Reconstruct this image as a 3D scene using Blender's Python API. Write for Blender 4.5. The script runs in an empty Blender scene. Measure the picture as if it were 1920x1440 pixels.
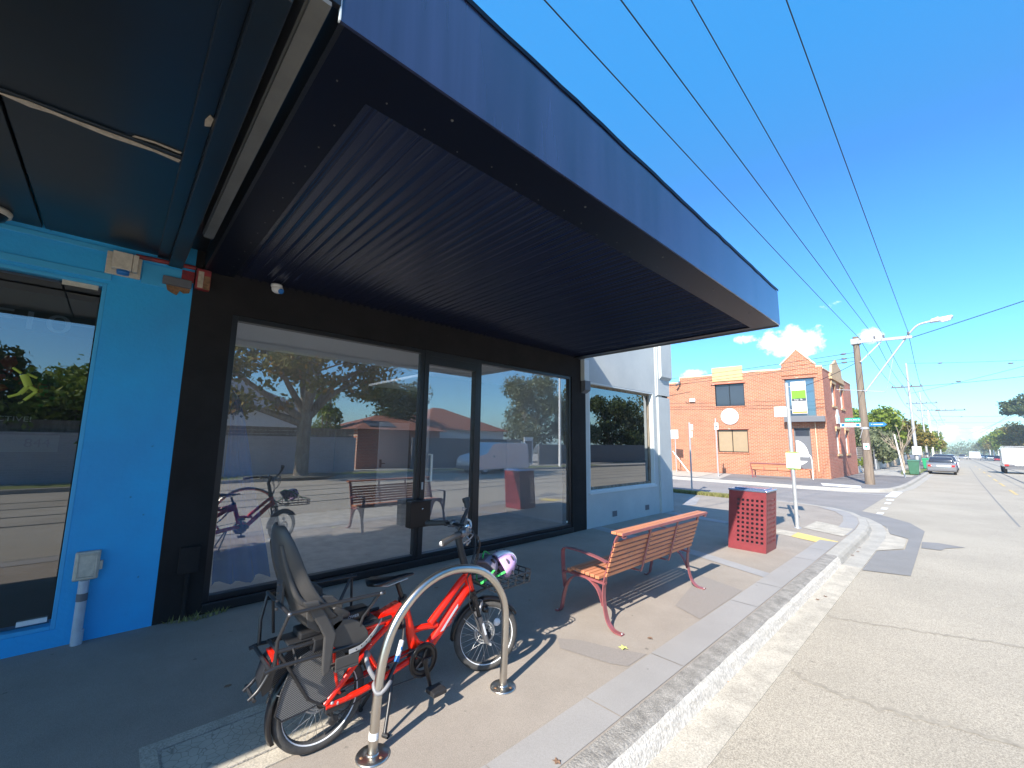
import bpy, bmesh, math, random
import numpy as np
from mathutils import Vector, Matrix
R=math.radians
sc=bpy.context.scene
COL=sc.collection
# ---------------------------------------------------------------- camera
cam_d=bpy.data.cameras.new('camera'); cam=bpy.data.objects.new('camera',cam_d); COL.objects.link(cam)
cam_d.sensor_width=36; cam_d.lens=782/1920*36; cam_d.clip_end=3000; cam_d.clip_start=.05
yaw,pit,rol=R(46.6),R(7.84),R(.79)
fwd=Vector((-math.sin(yaw)*math.cos(pit),math.cos(yaw)*math.cos(pit),math.sin(pit)))
rt=Vector((math.cos(yaw),math.sin(yaw),0)); up=rt.cross(fwd)
r2=rt*math.cos(rol)+up*math.sin(rol); u2=up*math.cos(rol)-rt*math.sin(rol)
cam.matrix_world=Matrix(((r2.x,u2.x,-fwd.x,0),(r2.y,u2.y,-fwd.y,0),(r2.z,u2.z,-fwd.z,1.70),(0,0,0,1)))
sc.camera=cam
# ---------------------------------------------------------------- sky, sun, exposure
SUN_AZ=R(164.5); SUN_EL=R(36.5)      # azimuth clockwise from +Y
w=bpy.data.worlds.new('World'); sc.world=w; w.use_nodes=True
nt=w.node_tree; nt.nodes.clear()
def N(t,k,**kw):
    n=t.nodes.new(k)
    for a,b in kw.items(): setattr(n,a,b)
    return n
out=N(nt,'ShaderNodeOutputWorld'); bg=N(nt,'ShaderNodeBackground'); sky=N(nt,'ShaderNodeTexSky')
sky.sky_type='NISHITA'; sky.sun_disc=False; sky.sun_elevation=SUN_EL; sky.sun_rotation=SUN_AZ
sky.air_density=1.0; sky.dust_density=.6; sky.ozone_density=2.5; sky.altitude=0
bg.inputs['Strength'].default_value=.128
# clouds: small cumulus patches given by direction, broken up by noise
tc=N(nt,'ShaderNodeTexCoord'); noi=N(nt,'ShaderNodeTexNoise'); noi.inputs['Scale'].default_value=38; noi.inputs['Detail'].default_value=9; noi.inputs['Roughness'].default_value=.62
nt.links.new(tc.outputs['Generated'],noi.inputs['Vector'])
cloud=None
def cl(az,el,wa,we,amp=1.0):
    "elliptic mask around a sky direction: az,el in degrees, half sizes wa,we"
    global cloud
    a,e=R(az),R(el)
    d=Vector((math.sin(a)*math.cos(e),math.cos(a)*math.cos(e),math.sin(e)))
    h=Vector((math.cos(a),-math.sin(a),0)); v=h.cross(d)
    def dot(vec,s):
        n=N(nt,'ShaderNodeVectorMath',operation='DOT_PRODUCT'); nt.links.new(tc.outputs['Generated'],n.inputs[0]); n.inputs[1].default_value=vec
        m=N(nt,'ShaderNodeMath',operation='DIVIDE'); nt.links.new(n.outputs['Value'],m.inputs[0]); m.inputs[1].default_value=s
        p=N(nt,'ShaderNodeMath',operation='MULTIPLY'); nt.links.new(m.outputs[0],p.inputs[0]); nt.links.new(m.outputs[0],p.inputs[1]); return p
    x=dot(h,math.sin(R(wa))); y=dot(v,math.sin(R(we)))
    # v is relative to the cloud centre: subtract nothing because d.v = 0
    s=N(nt,'ShaderNodeMath',operation='ADD'); nt.links.new(x.outputs[0],s.inputs[0]); nt.links.new(y.outputs[0],s.inputs[1])
    f=N(nt,'ShaderNodeVectorMath',operation='DOT_PRODUCT'); nt.links.new(tc.outputs['Generated'],f.inputs[0]); f.inputs[1].default_value=d
    g=N(nt,'ShaderNodeMath',operation='GREATER_THAN'); nt.links.new(f.outputs['Value'],g.inputs[0]); g.inputs[1].default_value=.3
    o=N(nt,'ShaderNodeMath',operation='SUBTRACT'); o.inputs[0].default_value=1; nt.links.new(s.outputs[0],o.inputs[1]); o.use_clamp=True
    m=N(nt,'ShaderNodeMath',operation='MULTIPLY'); nt.links.new(o.outputs[0],m.inputs[0]); nt.links.new(g.outputs[0],m.inputs[1])
    m2=N(nt,'ShaderNodeMath',operation='MULTIPLY'); nt.links.new(m.outputs[0],m2.inputs[0]); m2.inputs[1].default_value=amp
    if cloud is None: cloud=m2
    else:
        mx=N(nt,'ShaderNodeMath',operation='MAXIMUM'); nt.links.new(cloud.outputs[0],mx.inputs[0]); nt.links.new(m2.outputs[0],mx.inputs[1]); cloud=mx
cl(-12.1,11.8,4.0,2.0,1.2); cl(-5.2,11.5,1.3,1.0,.95); cl(-16.5,12.6,1.6,.7,.75); cl(-3.5,1.4,9,1.1,.75); cl(-22.8,8.6,2.2,.8,.8); cl(-8.3,15.2,1.3,.5,.5)
ad=N(nt,'ShaderNodeMath',operation='MULTIPLY_ADD'); nt.links.new(noi.outputs['Fac'],ad.inputs[0]); ad.inputs[1].default_value=3.2; ad.inputs[2].default_value=-1.65
a2=N(nt,'ShaderNodeMath',operation='ADD'); nt.links.new(cloud.outputs[0],a2.inputs[0]); nt.links.new(ad.outputs[0],a2.inputs[1])
mask=N(nt,'ShaderNodeMath',operation='GREATER_THAN'); nt.links.new(cloud.outputs[0],mask.inputs[0]); mask.inputs[1].default_value=.001
rmp=N(nt,'ShaderNodeMapRange'); rmp.inputs['From Min'].default_value=.2; rmp.inputs['From Max'].default_value=.9; nt.links.new(a2.outputs[0],rmp.inputs['Value'])
mk=N(nt,'ShaderNodeMath',operation='MULTIPLY'); nt.links.new(rmp.outputs[0],mk.inputs[0]); nt.links.new(mask.outputs[0],mk.inputs[1])
mixc=N(nt,'ShaderNodeMix',data_type='RGBA'); nt.links.new(mk.outputs[0],mixc.inputs['Factor']); 
hsv=N(nt,'ShaderNodeHueSaturation'); hsv.inputs['Saturation'].default_value=1.25; nt.links.new(sky.outputs[0],hsv.inputs['Color'])
mt=N(nt,'ShaderNodeVectorMath',operation='MULTIPLY'); nt.links.new(hsv.outputs[0],mt.inputs[0]); mt.inputs[1].default_value=(.68,1.01,1.19)
mxs=N(nt,'ShaderNodeVectorMath',operation='MAXIMUM'); nt.links.new(mt.outputs[0],mxs.inputs[0]); mxs.inputs[1].default_value=(.22,1.50,3.7)
nt.links.new(mxs.outputs[0],mixc.inputs['A']); mixc.inputs['B'].default_value=(7.5,7.9,8.6,1)
nt.links.new(mixc.outputs['Result'],bg.inputs['Color']); nt.links.new(bg.outputs[0],out.inputs['Surface'])
sd=bpy.data.lights.new('sun','SUN'); sun=bpy.data.objects.new('sun',sd); COL.objects.link(sun)
sd.energy=5.0; sd.angle=R(.5); sd.color=(1,.93,.83)
dsun=Vector((math.sin(SUN_AZ)*math.cos(SUN_EL),math.cos(SUN_AZ)*math.cos(SUN_EL),math.sin(SUN_EL)))
sun.rotation_euler=dsun.to_track_quat('Z','Y').to_euler(); sun.location=(0,-5,20)
sc.view_settings.view_transform='Standard'; sc.view_settings.look='None'; sc.view_settings.exposure=1.0; sc.view_settings.gamma=1
try:
    sc.cycles.max_bounces=8; sc.cycles.transparent_max_bounces=12; sc.cycles.use_denoising=True
except Exception: pass
# ---------------------------------------------------------------- helpers
def gz(y): return -.01*max(0.,y-12.)
def tag(o,label=None,cat=None,group=None,kind=None):
    if label: o['label']=label
    if cat: o['category']=cat
    if group: o['group']=group
    if kind: o['kind']=kind
    return o
def thing(name,label,cat,loc=(0,0,0),group=None,rz=0):
    o=bpy.data.objects.new(name,None); COL.objects.link(o); o.location=loc; o.rotation_euler=(0,0,rz); o.empty_display_size=.1
    o['mw']=0; del o['mw']
    return tag(o,label,cat,group)
def wm(o):
    m=Matrix.Translation(o.location)@o.rotation_euler.to_matrix().to_4x4()
    if o.parent: m=wm(o.parent)@o.matrix_parent_inverse@m
    return m
def link(o,parent=None,local=False):
    COL.objects.link(o)
    if parent is not None:
        o.parent=parent
        if not local: o.matrix_parent_inverse=wm(parent).inverted()
    return o
def copy_tree(o,parent=None):
    c=o.copy(); COL.objects.link(c)
    if parent is not None: c.parent=parent
    for ch in [x for x in KIDS.get(o.name,[])]:
        copy_tree(ch,c)
    return c
KIDS={}
class MB:
    "collects geometry in world (or local) coordinates and links it as ONE mesh object"
    def __init__(s): s.v=[];s.f=[];s.sm=[];s.mi=[];s.m=0
    def add(s,v,f,sm=False):
        o=len(s.v); s.v+= [tuple(p) for p in v]
        for q in f: s.f.append(tuple(i+o for i in q)); s.sm.append(sm); s.mi.append(s.m)
        return s
    def box(s,a,b,M=None):
        x0,y0,z0=a;x1,y1,z1=b
        v=[(x0,y0,z0),(x1,y0,z0),(x1,y1,z0),(x0,y1,z0),(x0,y0,z1),(x1,y0,z1),(x1,y1,z1),(x0,y1,z1)]
        if M is not None: v=[M@Vector(p) for p in v]
        return s.add(v,[(0,3,2,1),(4,5,6,7),(0,1,5,4),(1,2,6,5),(2,3,7,6),(3,0,4,7)])
    def quad(s,*p): return s.add(p,[tuple(range(len(p)))])
    def tube(s,pts,r,n=8,closed=False,flat=None,sm=True):
        "sweep; flat=(w,h,upvec) makes a rectangular bar"
        P=[Vector(p) for p in pts]; k=len(P); rs=r if isinstance(r,(list,tuple)) else [r]*k
        T=[]
        for i in range(k):
            a=P[i-1] if (i>0 or closed) else P[i]; b=P[(i+1)%k] if (i<k-1 or closed) else P[i]
            t=(b-a); T.append(t.normalized() if t.length>1e-9 else Vector((0,0,1)))
        if flat: u0=Vector(flat[2])
        else:
            u0=Vector((0,0,1)) if abs(T[0].z)<.9 else Vector((1,0,0))
        vs=[];prev=None
        for i in range(k):
            t=T[i]
            if prev is None or flat: u=(u0-t*u0.dot(t))
            else: u=(prev-t*prev.dot(t))
            if u.length<1e-6: u=t.orthogonal()
            u.normalize(); prev=u; wv=t.cross(u)
            if flat:
                hw,hh=flat[0]/2,flat[1]/2
                for a,b in ((-hw,-hh),(hw,-hh),(hw,hh),(-hw,hh)): vs.append(P[i]+wv*a+u*b)
            else:
                for j in range(n):
                    an=2*math.pi*j/n; vs.append(P[i]+(u*math.cos(an)+wv*math.sin(an))*rs[i])
        n=4 if flat else n
        fs=[]
        for i in range(k if closed else k-1):
            a=i*n;b=((i+1)%k)*n
            for j in range(n): fs.append((a+j,a+(j+1)%n,b+(j+1)%n,b+j))
        s.add(vs,fs,sm and not flat)
        if not closed:
            s.add([vs[j] for j in range(n)],[tuple(range(n-1,-1,-1))]); s.add([vs[(k-1)*n+j] for j in range(n)],[tuple(range(n))])
        return s
    def cyl(s,a,b,r0,r1=None,n=16): return s.tube([a,b],[r0,r0 if r1 is None else r1],n)
    def lathe(s,prof,c=(0,0,0),ax=(0,0,1),n=24,sm=True):
        "prof: list of (radius, height along axis)"
        ax=Vector(ax).normalized(); u=ax.orthogonal().normalized(); w_=ax.cross(u); c=Vector(c); vs=[];k=len(prof)
        for r_,h in prof:
            for j in range(n):
                a=2*math.pi*j/n; vs.append(c+ax*h+(u*math.cos(a)+w_*math.sin(a))*r_)
        fs=[(i*n+j,i*n+(j+1)%n,(i+1)*n+(j+1)%n,(i+1)*n+j) for i in range(k-1) for j in range(n)]
        return s.add(vs,fs,sm)
    def ball(s,c,r,n=10,m=8):
        r=r if isinstance(r,(list,tuple)) else (r,r,r); vs=[];c=Vector(c)
        for i in range(m+1):
            t=math.pi*i/m
            for j in range(n):
                a=2*math.pi*j/n; vs.append(c+Vector((r[0]*math.sin(t)*math.cos(a),r[1]*math.sin(t)*math.sin(a),r[2]*math.cos(t))))
        fs=[(i*n+j,(i+1)*n+j,(i+1)*n+(j+1)%n,i*n+(j+1)%n) for i in range(m) for j in range(n)]
        return s.add(vs,fs,True)
    def prism(s,poly,fn,d0,d1):
        "poly: 2D points; fn(u,v,d)->3D"
        n=len(poly); a=[fn(u,v,d0) for u,v in poly]; b=[fn(u,v,d1) for u,v in poly]
        return s.add(a+b,[tuple(range(n-1,-1,-1)),tuple(range(n,2*n))]+[(i,(i+1)%n,n+(i+1)%n,n+i) for i in range(n)])
    def xf(s,M):
        s.v=[tuple(M@Vector(p)) for p in s.v]; return s
    def build(s,name,mat=None,parent=None,bevel=0,label=None,local=False,slope=False,recalc=True,sub=0,smooth=None):
        me=bpy.data.meshes.new(name); me.from_pydata(s.v,[],s.f); 
        mats=mat if isinstance(mat,(list,tuple)) else [mat]
        for m_ in mats:
            if m_: me.materials.append(m_)
        me.polygons.foreach_set('use_smooth',s.sm if smooth is None else [smooth]*len(s.f)); me.polygons.foreach_set('material_index',s.mi)
        if slope or recalc:
            bm=bmesh.new(); bm.from_mesh(me)
            if slope:
                bmesh.ops.bisect_plane(bm,geom=bm.verts[:]+bm.edges[:]+bm.faces[:],plane_co=(0,12,0),plane_no=(0,1,0))
                for q in bm.verts: q.co.z+=gz(q.co.y)
            if recalc: bmesh.ops.recalc_face_normals(bm,faces=bm.faces[:])
            bm.to_mesh(me); bm.free()
        me.update()
        o=bpy.data.objects.new(name,me); link(o,parent,local)
        if parent is not None: KIDS.setdefault(parent.name,[]).append(o)
        if bevel:
            b=o.modifiers.new('bevel','BEVEL'); b.width=bevel; b.segments=2; b.limit_method='ANGLE'; b.angle_limit=R(35)
        if sub:
            q=o.modifiers.new('sub','SUBSURF'); q.levels=sub; q.render_levels=sub
        if label: o['label']=label
        return o
def build_each(b,name,m,parent,**kw):
    "one object per connected piece"
    p=list(range(len(b.v)))
    def find(i):
        while p[i]!=i: p[i]=p[p[i]]; i=p[i]
        return i
    for f in b.f:
        for j in f[1:]: p[find(j)]=find(f[0])
    gr={}
    for k,f in enumerate(b.f): gr.setdefault(find(f[0]),[]).append(k)
    for r_,fs in gr.items():
        q=MB(); mp={}
        for k in fs:
            for j in b.f[k]:
                if j not in mp: mp[j]=len(q.v); q.v.append(b.v[j])
            q.f.append(tuple(mp[j] for j in b.f[k])); q.sm.append(b.sm[k]); q.mi.append(0)
        q.build(name,m,parent,**kw)
def B(a,b): return MB().box(a,b)
# ---------------------------------------------------------------- materials
def mat(name,col,rough=.6,metal=0,var=0,vs=3,col2=None,bump=0,bs=60,spec=.5,coat=0,detail=4,stretch=None,speck=0,ss=300,alpha=1,emis=None):
    m=bpy.data.materials.new(name); m.use_nodes=True; t=m.node_tree; p=t.nodes['Principled BSDF']
    p.inputs['Roughness'].default_value=rough; p.inputs['Metallic'].default_value=metal
    p.inputs['Specular IOR Level'].default_value=spec; p.inputs['Coat Weight'].default_value=coat
    c=(*col,1); p.inputs['Base Color'].default_value=c
    co=N(t,'ShaderNodeTexCoord'); vec=co.outputs['Object']
    if stretch:
        mp=N(t,'ShaderNodeMapping'); mp.inputs['Scale'].default_value=stretch; t.links.new(vec,mp.inputs['Vector']); vec=mp.outputs[0]
    last=None
    if var:
        nz=N(t,'ShaderNodeTexNoise'); nz.inputs['Scale'].default_value=vs; nz.inputs['Detail'].default_value=detail; nz.inputs['Roughness'].default_value=.65; t.links.new(vec,nz.inputs['Vector'])
        mr=N(t,'ShaderNodeMapRange'); mr.inputs['From Min'].default_value=.35; mr.inputs['From Max'].default_value=.65; t.links.new(nz.outputs['Fac'],mr.inputs['Value'])
        mx=N(t,'ShaderNodeMix',data_type='RGBA'); t.links.new(mr.outputs[0],mx.inputs['Factor']); mx.inputs['A'].default_value=c
        c2=col2 if col2 else tuple(x*(1-var) for x in col); mx.inputs['B'].default_value=(*c2,1); last=mx.outputs['Result']
    if speck:
        n2=N(t,'ShaderNodeTexNoise'); n2.inputs['Scale'].default_value=ss; n2.inputs['Detail'].default_value=2; t.links.new(co.outputs['Object'],n2.inputs['Vector'])
        m2=N(t,'ShaderNodeMapRange'); m2.inputs['From Min'].default_value=.3; m2.inputs['From Max'].default_value=.7; m2.inputs['To Min'].default_value=1-speck; m2.inputs['To Max'].default_value=1+speck; t.links.new(n2.outputs['Fac'],m2.inputs['Value'])
        mu=N(t,'ShaderNodeVectorMath',operation='SCALE')
        if last: t.links.new(last,mu.inputs[0])
        else: mu.inputs[0].default_value=col
        t.links.new(m2.outputs[0],mu.inputs['Scale']); last=mu.outputs[0]
    if last is not None: t.links.new(last,p.inputs['Base Color'])
    if bump:
        n3=N(t,'ShaderNodeTexNoise'); n3.inputs['Scale'].default_value=bs; n3.inputs['Detail'].default_value=3; t.links.new(vec,n3.inputs['Vector'])
        bp=N(t,'ShaderNodeBump'); bp.inputs['Strength'].default_value=bump; bp.inputs['Distance'].default_value=.01; t.links.new(n3.outputs['Fac'],bp.inputs['Height']); t.links.new(bp.outputs[0],p.inputs['Normal'])
    if emis: p.inputs['Emission Color'].default_value=(*emis[0],1); p.inputs['Emission Strength'].default_value=emis[1]
    return m
def brick(name,rot,c1,c2,mort,bw=.24,bh=.086,var=.25):
    "bricks laid on a vertical wall whose horizontal direction is at angle rot from +X (coordinates are world)"
    m=bpy.data.materials.new(name); m.use_nodes=True; t=m.node_tree; p=t.nodes['Principled BSDF']; p.inputs['Roughness'].default_value=.85
    co=N(t,'ShaderNodeTexCoord'); mp=N(t,'ShaderNodeMapping',vector_type='POINT'); mp.inputs['Rotation'].default_value=(0,0,-rot)
    t.links.new(co.outputs['Object'],mp.inputs['Vector'])
    sp=N(t,'ShaderNodeSeparateXYZ'); t.links.new(mp.outputs[0],sp.inputs[0]); cb=N(t,'ShaderNodeCombineXYZ'); t.links.new(sp.outputs['X'],cb.inputs['X']); t.links.new(sp.outputs['Z'],cb.inputs['Y'])
    b=N(t,'ShaderNodeTexBrick'); b.inputs['Scale'].default_value=1; b.inputs['Brick Width'].default_value=bw; b.inputs['Row Height'].default_value=bh; b.inputs['Mortar Size'].default_value=.009; b.inputs['Mortar Smooth'].default_value=.2; b.inputs['Bias'].default_value=-.1
    b.inputs['Color1'].default_value=(*c1,1); b.inputs['Color2'].default_value=(*c2,1); b.inputs['Mortar'].default_value=(*mort,1)
    t.links.new(cb.outputs[0],b.inputs['Vector'])
    nz=N(t,'ShaderNodeTexNoise'); nz.inputs['Scale'].default_value=1.2; nz.inputs['Detail'].default_value=5; t.links.new(co.outputs['Object'],nz.inputs['Vector'])
    mr=N(t,'ShaderNodeMapRange'); mr.inputs['To Min'].default_value=1-var; mr.inputs['To Max'].default_value=1+var; t.links.new(nz.outputs['Fac'],mr.inputs['Value'])
    sc_=N(t,'ShaderNodeVectorMath',operation='SCALE'); t.links.new(b.outputs['Color'],sc_.inputs[0]); t.links.new(mr.outputs[0],sc_.inputs['Scale'])
    t.links.new(sc_.outputs[0],p.inputs['Base Color'])
    bp=N(t,'ShaderNodeBump'); bp.inputs['Strength'].default_value=.5; bp.inputs['Distance'].default_value=.008; bp.invert=True; t.links.new(b.outputs['Fac'],bp.inputs['Height']); t.links.new(bp.outputs[0],p.inputs['Normal'])
    return m
def glass(name,tint=(.8,.84,.85),refl=.22,rough=.0,k=1.6,film=0):
    "thin pane: part mirror, part see-through"
    m=bpy.data.materials.new(name); m.use_nodes=True; t=m.node_tree; t.nodes.clear()
    o=N(t,'ShaderNodeOutputMaterial'); tr=N(t,'ShaderNodeBsdfTransparent'); tr.inputs[0].default_value=(*tint,1)
    gl=N(t,'ShaderNodeBsdfGlossy'); gl.inputs['Roughness'].default_value=rough; gl.inputs['Color'].default_value=(.96,.98,1,1)
    fr=N(t,'ShaderNodeFresnel'); fr.inputs['IOR'].default_value=1.5
    ma=N(t,'ShaderNodeMath',operation='MULTIPLY_ADD'); t.links.new(fr.outputs[0],ma.inputs[0]); ma.inputs[1].default_value=k; ma.inputs[2].default_value=refl; ma.use_clamp=True
    mx=N(t,'ShaderNodeMixShader'); t.links.new(ma.outputs[0],mx.inputs[0]); t.links.new(tr.outputs[0],mx.inputs[1]); t.links.new(gl.outputs[0],mx.inputs[2]); t.links.new(mx.outputs[0],o.inputs['Surface'])
    if film:   # smeared dust film, added to lay a pale haze over the dim interior
        df=N(t,'ShaderNodeBsdfDiffuse'); df.inputs[0].default_value=(.75,.76,.76,1)
        co=N(t,'ShaderNodeTexCoord'); mp=N(t,'ShaderNodeMapping'); mp.inputs['Scale'].default_value=(1,1.6,.6); t.links.new(co.outputs['Object'],mp.inputs['Vector'])
        nz=N(t,'ShaderNodeTexNoise'); nz.inputs['Scale'].default_value=2.2; nz.inputs['Detail'].default_value=8; t.links.new(mp.outputs[0],nz.inputs['Vector'])
        mr=N(t,'ShaderNodeMapRange'); mr.inputs['From Min'].default_value=.3; mr.inputs['From Max'].default_value=.75; mr.inputs['To Min'].default_value=film*.7; mr.inputs['To Max'].default_value=film*1.6; t.links.new(nz.outputs['Fac'],mr.inputs['Value'])
        m3=N(t,'ShaderNodeMixShader'); t.links.new(mr.outputs[0],m3.inputs[0]); t.links.new(mx.outputs[0],m3.inputs[1]); t.links.new(df.outputs[0],m3.inputs[2]); t.links.new(m3.outputs[0],o.inputs['Surface'])
    return m
def spots(m,scale,rad,fac):
    "sparse irregular marks (gum, scuffs) multiplied into the colour"
    t=m.node_tree; p=t.nodes['Principled BSDF']; src=p.inputs['Base Color'].links[0].from_socket
    co=t.nodes['Texture Coordinate']; nz=N(t,'ShaderNodeTexNoise'); nz.inputs['Scale'].default_value=scale*6; t.links.new(co.outputs['Object'],nz.inputs['Vector'])
    ad=N(t,'ShaderNodeVectorMath',operation='MULTIPLY_ADD'); t.links.new(nz.outputs['Color'],ad.inputs[0]); ad.inputs[1].default_value=(.09/scale*2,)*3; t.links.new(co.outputs['Object'],ad.inputs[2])
    vo=N(t,'ShaderNodeTexVoronoi'); vo.inputs['Scale'].default_value=scale; t.links.new(ad.outputs[0],vo.inputs['Vector'])
    mr=N(t,'ShaderNodeMapRange'); mr.inputs['From Min'].default_value=rad*.6; mr.inputs['From Max'].default_value=rad; mr.inputs['To Min'].default_value=fac; mr.inputs['To Max'].default_value=1; t.links.new(vo.outputs['Distance'],mr.inputs['Value'])
    s=N(t,'ShaderNodeVectorMath',operation='SCALE'); t.links.new(src,s.inputs[0]); t.links.new(mr.outputs[0],s.inputs['Scale']); t.links.new(s.outputs[0],p.inputs['Base Color'])
def leafmat(name,c1,c2,c3=None,trans=.3):
    m=bpy.data.materials.new(name); m.use_nodes=True; t=m.node_tree; p=t.nodes['Principled BSDF']; p.inputs['Roughness'].default_value=.6; p.inputs['Specular IOR Level'].default_value=.25
    g=N(t,'ShaderNodeNewGeometry'); r=N(t,'ShaderNodeValToRGB'); r.color_ramp.elements[0].color=(*c1,1); r.color_ramp.elements[1].color=(*c2,1)
    if c3: e=r.color_ramp.elements.new(.88); e.color=(*c2,1); r.color_ramp.elements[2].color=(*c3,1)
    t.links.new(g.outputs['Random Per Island'],r.inputs[0]); t.links.new(r.outputs[0],p.inputs['Base Color'])
    tl=N(t,'ShaderNodeBsdfTranslucent'); t.links.new(r.outputs[0],tl.inputs['Color']); mx=N(t,'ShaderNodeMixShader'); mx.inputs[0].default_value=trans
    o=t.nodes['Material Output']; t.links.new(p.outputs[0],mx.inputs[1]); t.links.new(tl.outputs[0],mx.inputs[2]); t.links.new(mx.outputs[0],o.inputs['Surface'])
    return m
def leaves(name,clumps,n,size,m,parent,seed=1):
    "n leaf-sized faces spread through ellipsoid clumps ((cx,cy,cz),(rx,ry,rz))"
    rg=np.random.default_rng(seed); vol=np.array([c[1][0]*c[1][1]*c[1][2] for c in clumps])**.67; vol/=vol.sum()
    idx=rg.choice(len(clumps),n,p=vol); C=np.array([c[0] for c in clumps],float)[idx]; RR=np.array([c[1] for c in clumps],float)[idx]
    d=rg.normal(size=(n,3)); d/=np.linalg.norm(d,axis=1)[:,None]; rad=rg.random(n)**.45*(1+.12*rg.normal(size=n)); P=C+d*RR*rad[:,None]
    a=rg.normal(size=(n,3)); a=a*.7+d*.0; a/=np.linalg.norm(a,axis=1)[:,None]; b=np.cross(a,rg.normal(size=(n,3))); b/=np.linalg.norm(b,axis=1)[:,None]
    s=(size*(.6+.8*rg.random(n)))[:,None]; c=np.cross(a,b)
    V=np.stack([P-a*s*.9,P+b*s*.5+c*s*.1,P+a*s*.9,P-b*s*.5+c*s*.1],1).reshape(-1,3)
    me=bpy.data.meshes.new(name); me.from_pydata(V.tolist(),[],[(4*i,4*i+1,4*i+2,4*i+3) for i in range(n)]); me.materials.append(m); me.update()
    o=bpy.data.objects.new(name,me); link(o,parent)
    if parent is not None: KIDS.setdefault(parent.name,[]).append(o)
    return o
def text(s,size,loc,right,upv,m,parent,name='lettering',depth=.002,align='CENTER',font_sc=(1,1)):
    cu=bpy.data.curves.new(name,'FONT'); cu.body=s; cu.size=size; cu.align_x=align; cu.align_y='CENTER'; cu.extrude=depth/2
    o=bpy.data.objects.new(name,cu); COL.objects.link(o)
    me=bpy.data.meshes.new_from_object(o.evaluated_get(bpy.context.evaluated_depsgraph_get())); bpy.data.objects.remove(o)
    r_=Vector(right).normalized(); u_=Vector(upv).normalized(); n_=r_.cross(u_)
    M=Matrix(((r_.x,u_.x,n_.x,loc[0]),(r_.y,u_.y,n_.y,loc[1]),(r_.z,u_.z,n_.z,loc[2]),(0,0,0,1)))@Matrix.Diagonal((font_sc[0],font_sc[1],1,1))
    me.transform(M); me.materials.clear(); me.materials.append(m); me.name=name
    q=bpy.data.objects.new(name,me); link(q,parent)
    if parent is not None: KIDS.setdefault(parent.name,[]).append(q)
    return q
# ================================================================ materials
M={}
def mk(k,*a,**kw): M[k]=mat(k,*a,**kw); return M[k]
mk('footpath_asphalt',(.338,.292,.245),.9,var=.16,vs=1.3,speck=.26,ss=280,bump=.3,bs=240)
mk('far_asphalt',(.20,.19,.185),.9,var=.2,vs=.6,speck=.3,ss=120,bump=.2,bs=120)
mk('road_asphalt',(.41,.36,.285),.9,var=.17,vs=.45,detail=8,speck=.40,ss=150,bump=.25,bs=190)
mk('side_asphalt',(.27,.25,.235),.9,var=.2,vs=.5,speck=.3,ss=120,bump=.2,bs=120)
mk('patch_asphalt',(.235,.225,.215),.9,var=.12,vs=1.5,speck=.2,ss=200,bump=.2,bs=200)
mk('patch_foot',(.265,.235,.21),.9,speck=.2,ss=220,bump=.3,bs=220)
mk('paver',(.34,.32,.30),.75,var=.12,vs=.9,speck=.08,ss=150,bump=.08,bs=120)
mk('paver_light',(.34,.33,.325),.75,var=.12,vs=2,speck=.1,ss=150)
mk('kerb_dark',(.34,.315,.28),.9,var=.42,vs=9,speck=.35,ss=120,bump=.8,bs=50)
mk('kerb_white',(.74,.69,.61),.85,var=.5,vs=40,col2=(.42,.385,.335),detail=10,bump=1,bs=90)
mk('concrete_cream',(.50,.45,.37),.88,var=.25,vs=5,speck=.25,ss=110,bump=.3,bs=90)
mk('concrete',(.42,.39,.34),.88,var=.18,vs=3,speck=.15,ss=110,bump=.2,bs=90)
mk('white_line',(.78,.77,.74),.7,var=.18,vs=9,speck=.12,ss=60)
mk('yellow_line',(.62,.46,.20),.7,var=.25,vs=6)
mk('tactile_yellow',(.72,.55,.18),.7,var=.15,vs=6)
mk('grass',(.10,.16,.035),.9,var=.5,vs=6,col2=(.20,.19,.08),speck=.4,ss=60,bump=.8,bs=60)
mk('earth',(.14,.13,.10),.95,var=.3,vs=.3)
mk('rail_steel',(.06,.058,.055),.6)
mk('blue_paint',(.020,.42,.84),.68,var=.2,vs=1.1,col2=(.030,.34,.72),detail=9,bump=.4,bs=28)
mk('blue_trim',(.05,.40,.72),.5)
mk('black_render',(.022,.020,.020),.85,spec=.2,var=.3,vs=3,bump=.25,bs=60)
mk('navy_metal',(.003,.005,.014),.36,var=.2,vs=1.2,stretch=(1,1,.15),spec=.16,speck=.12,ss=90)
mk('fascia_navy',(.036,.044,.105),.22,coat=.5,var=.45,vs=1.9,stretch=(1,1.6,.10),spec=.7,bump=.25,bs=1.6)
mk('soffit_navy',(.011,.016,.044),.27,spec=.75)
mk('teal_sheet',(.005,.014,.024),.33,var=.7,vs=.8,col2=(.008,.010,.011),spec=.6,bump=.1,bs=5)
mk('strip_grey',(.13,.13,.12),.55,var=.2,vs=5)
mk('peeled',(.50,.42,.32),.8,var=.3,vs=20)
mk('alu_black',(.008,.009,.012),.35,spec=.6)
mk('grey_render',(.53,.555,.545),.8,var=.12,vs=.8,col2=(.45,.48,.48),bump=.3,bs=70,speck=.05,ss=90)
mk('grey_trim',(.62,.67,.68),.7)
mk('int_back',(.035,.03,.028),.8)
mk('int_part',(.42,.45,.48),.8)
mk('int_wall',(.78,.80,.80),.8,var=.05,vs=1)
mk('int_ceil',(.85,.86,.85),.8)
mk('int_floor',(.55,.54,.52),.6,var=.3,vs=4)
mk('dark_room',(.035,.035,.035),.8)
mk('white_paint',(.78,.77,.74),.5,var=.08,vs=3)
mk('cream_plastic',(.62,.56,.46),.5,var=.2,vs=25)
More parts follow.
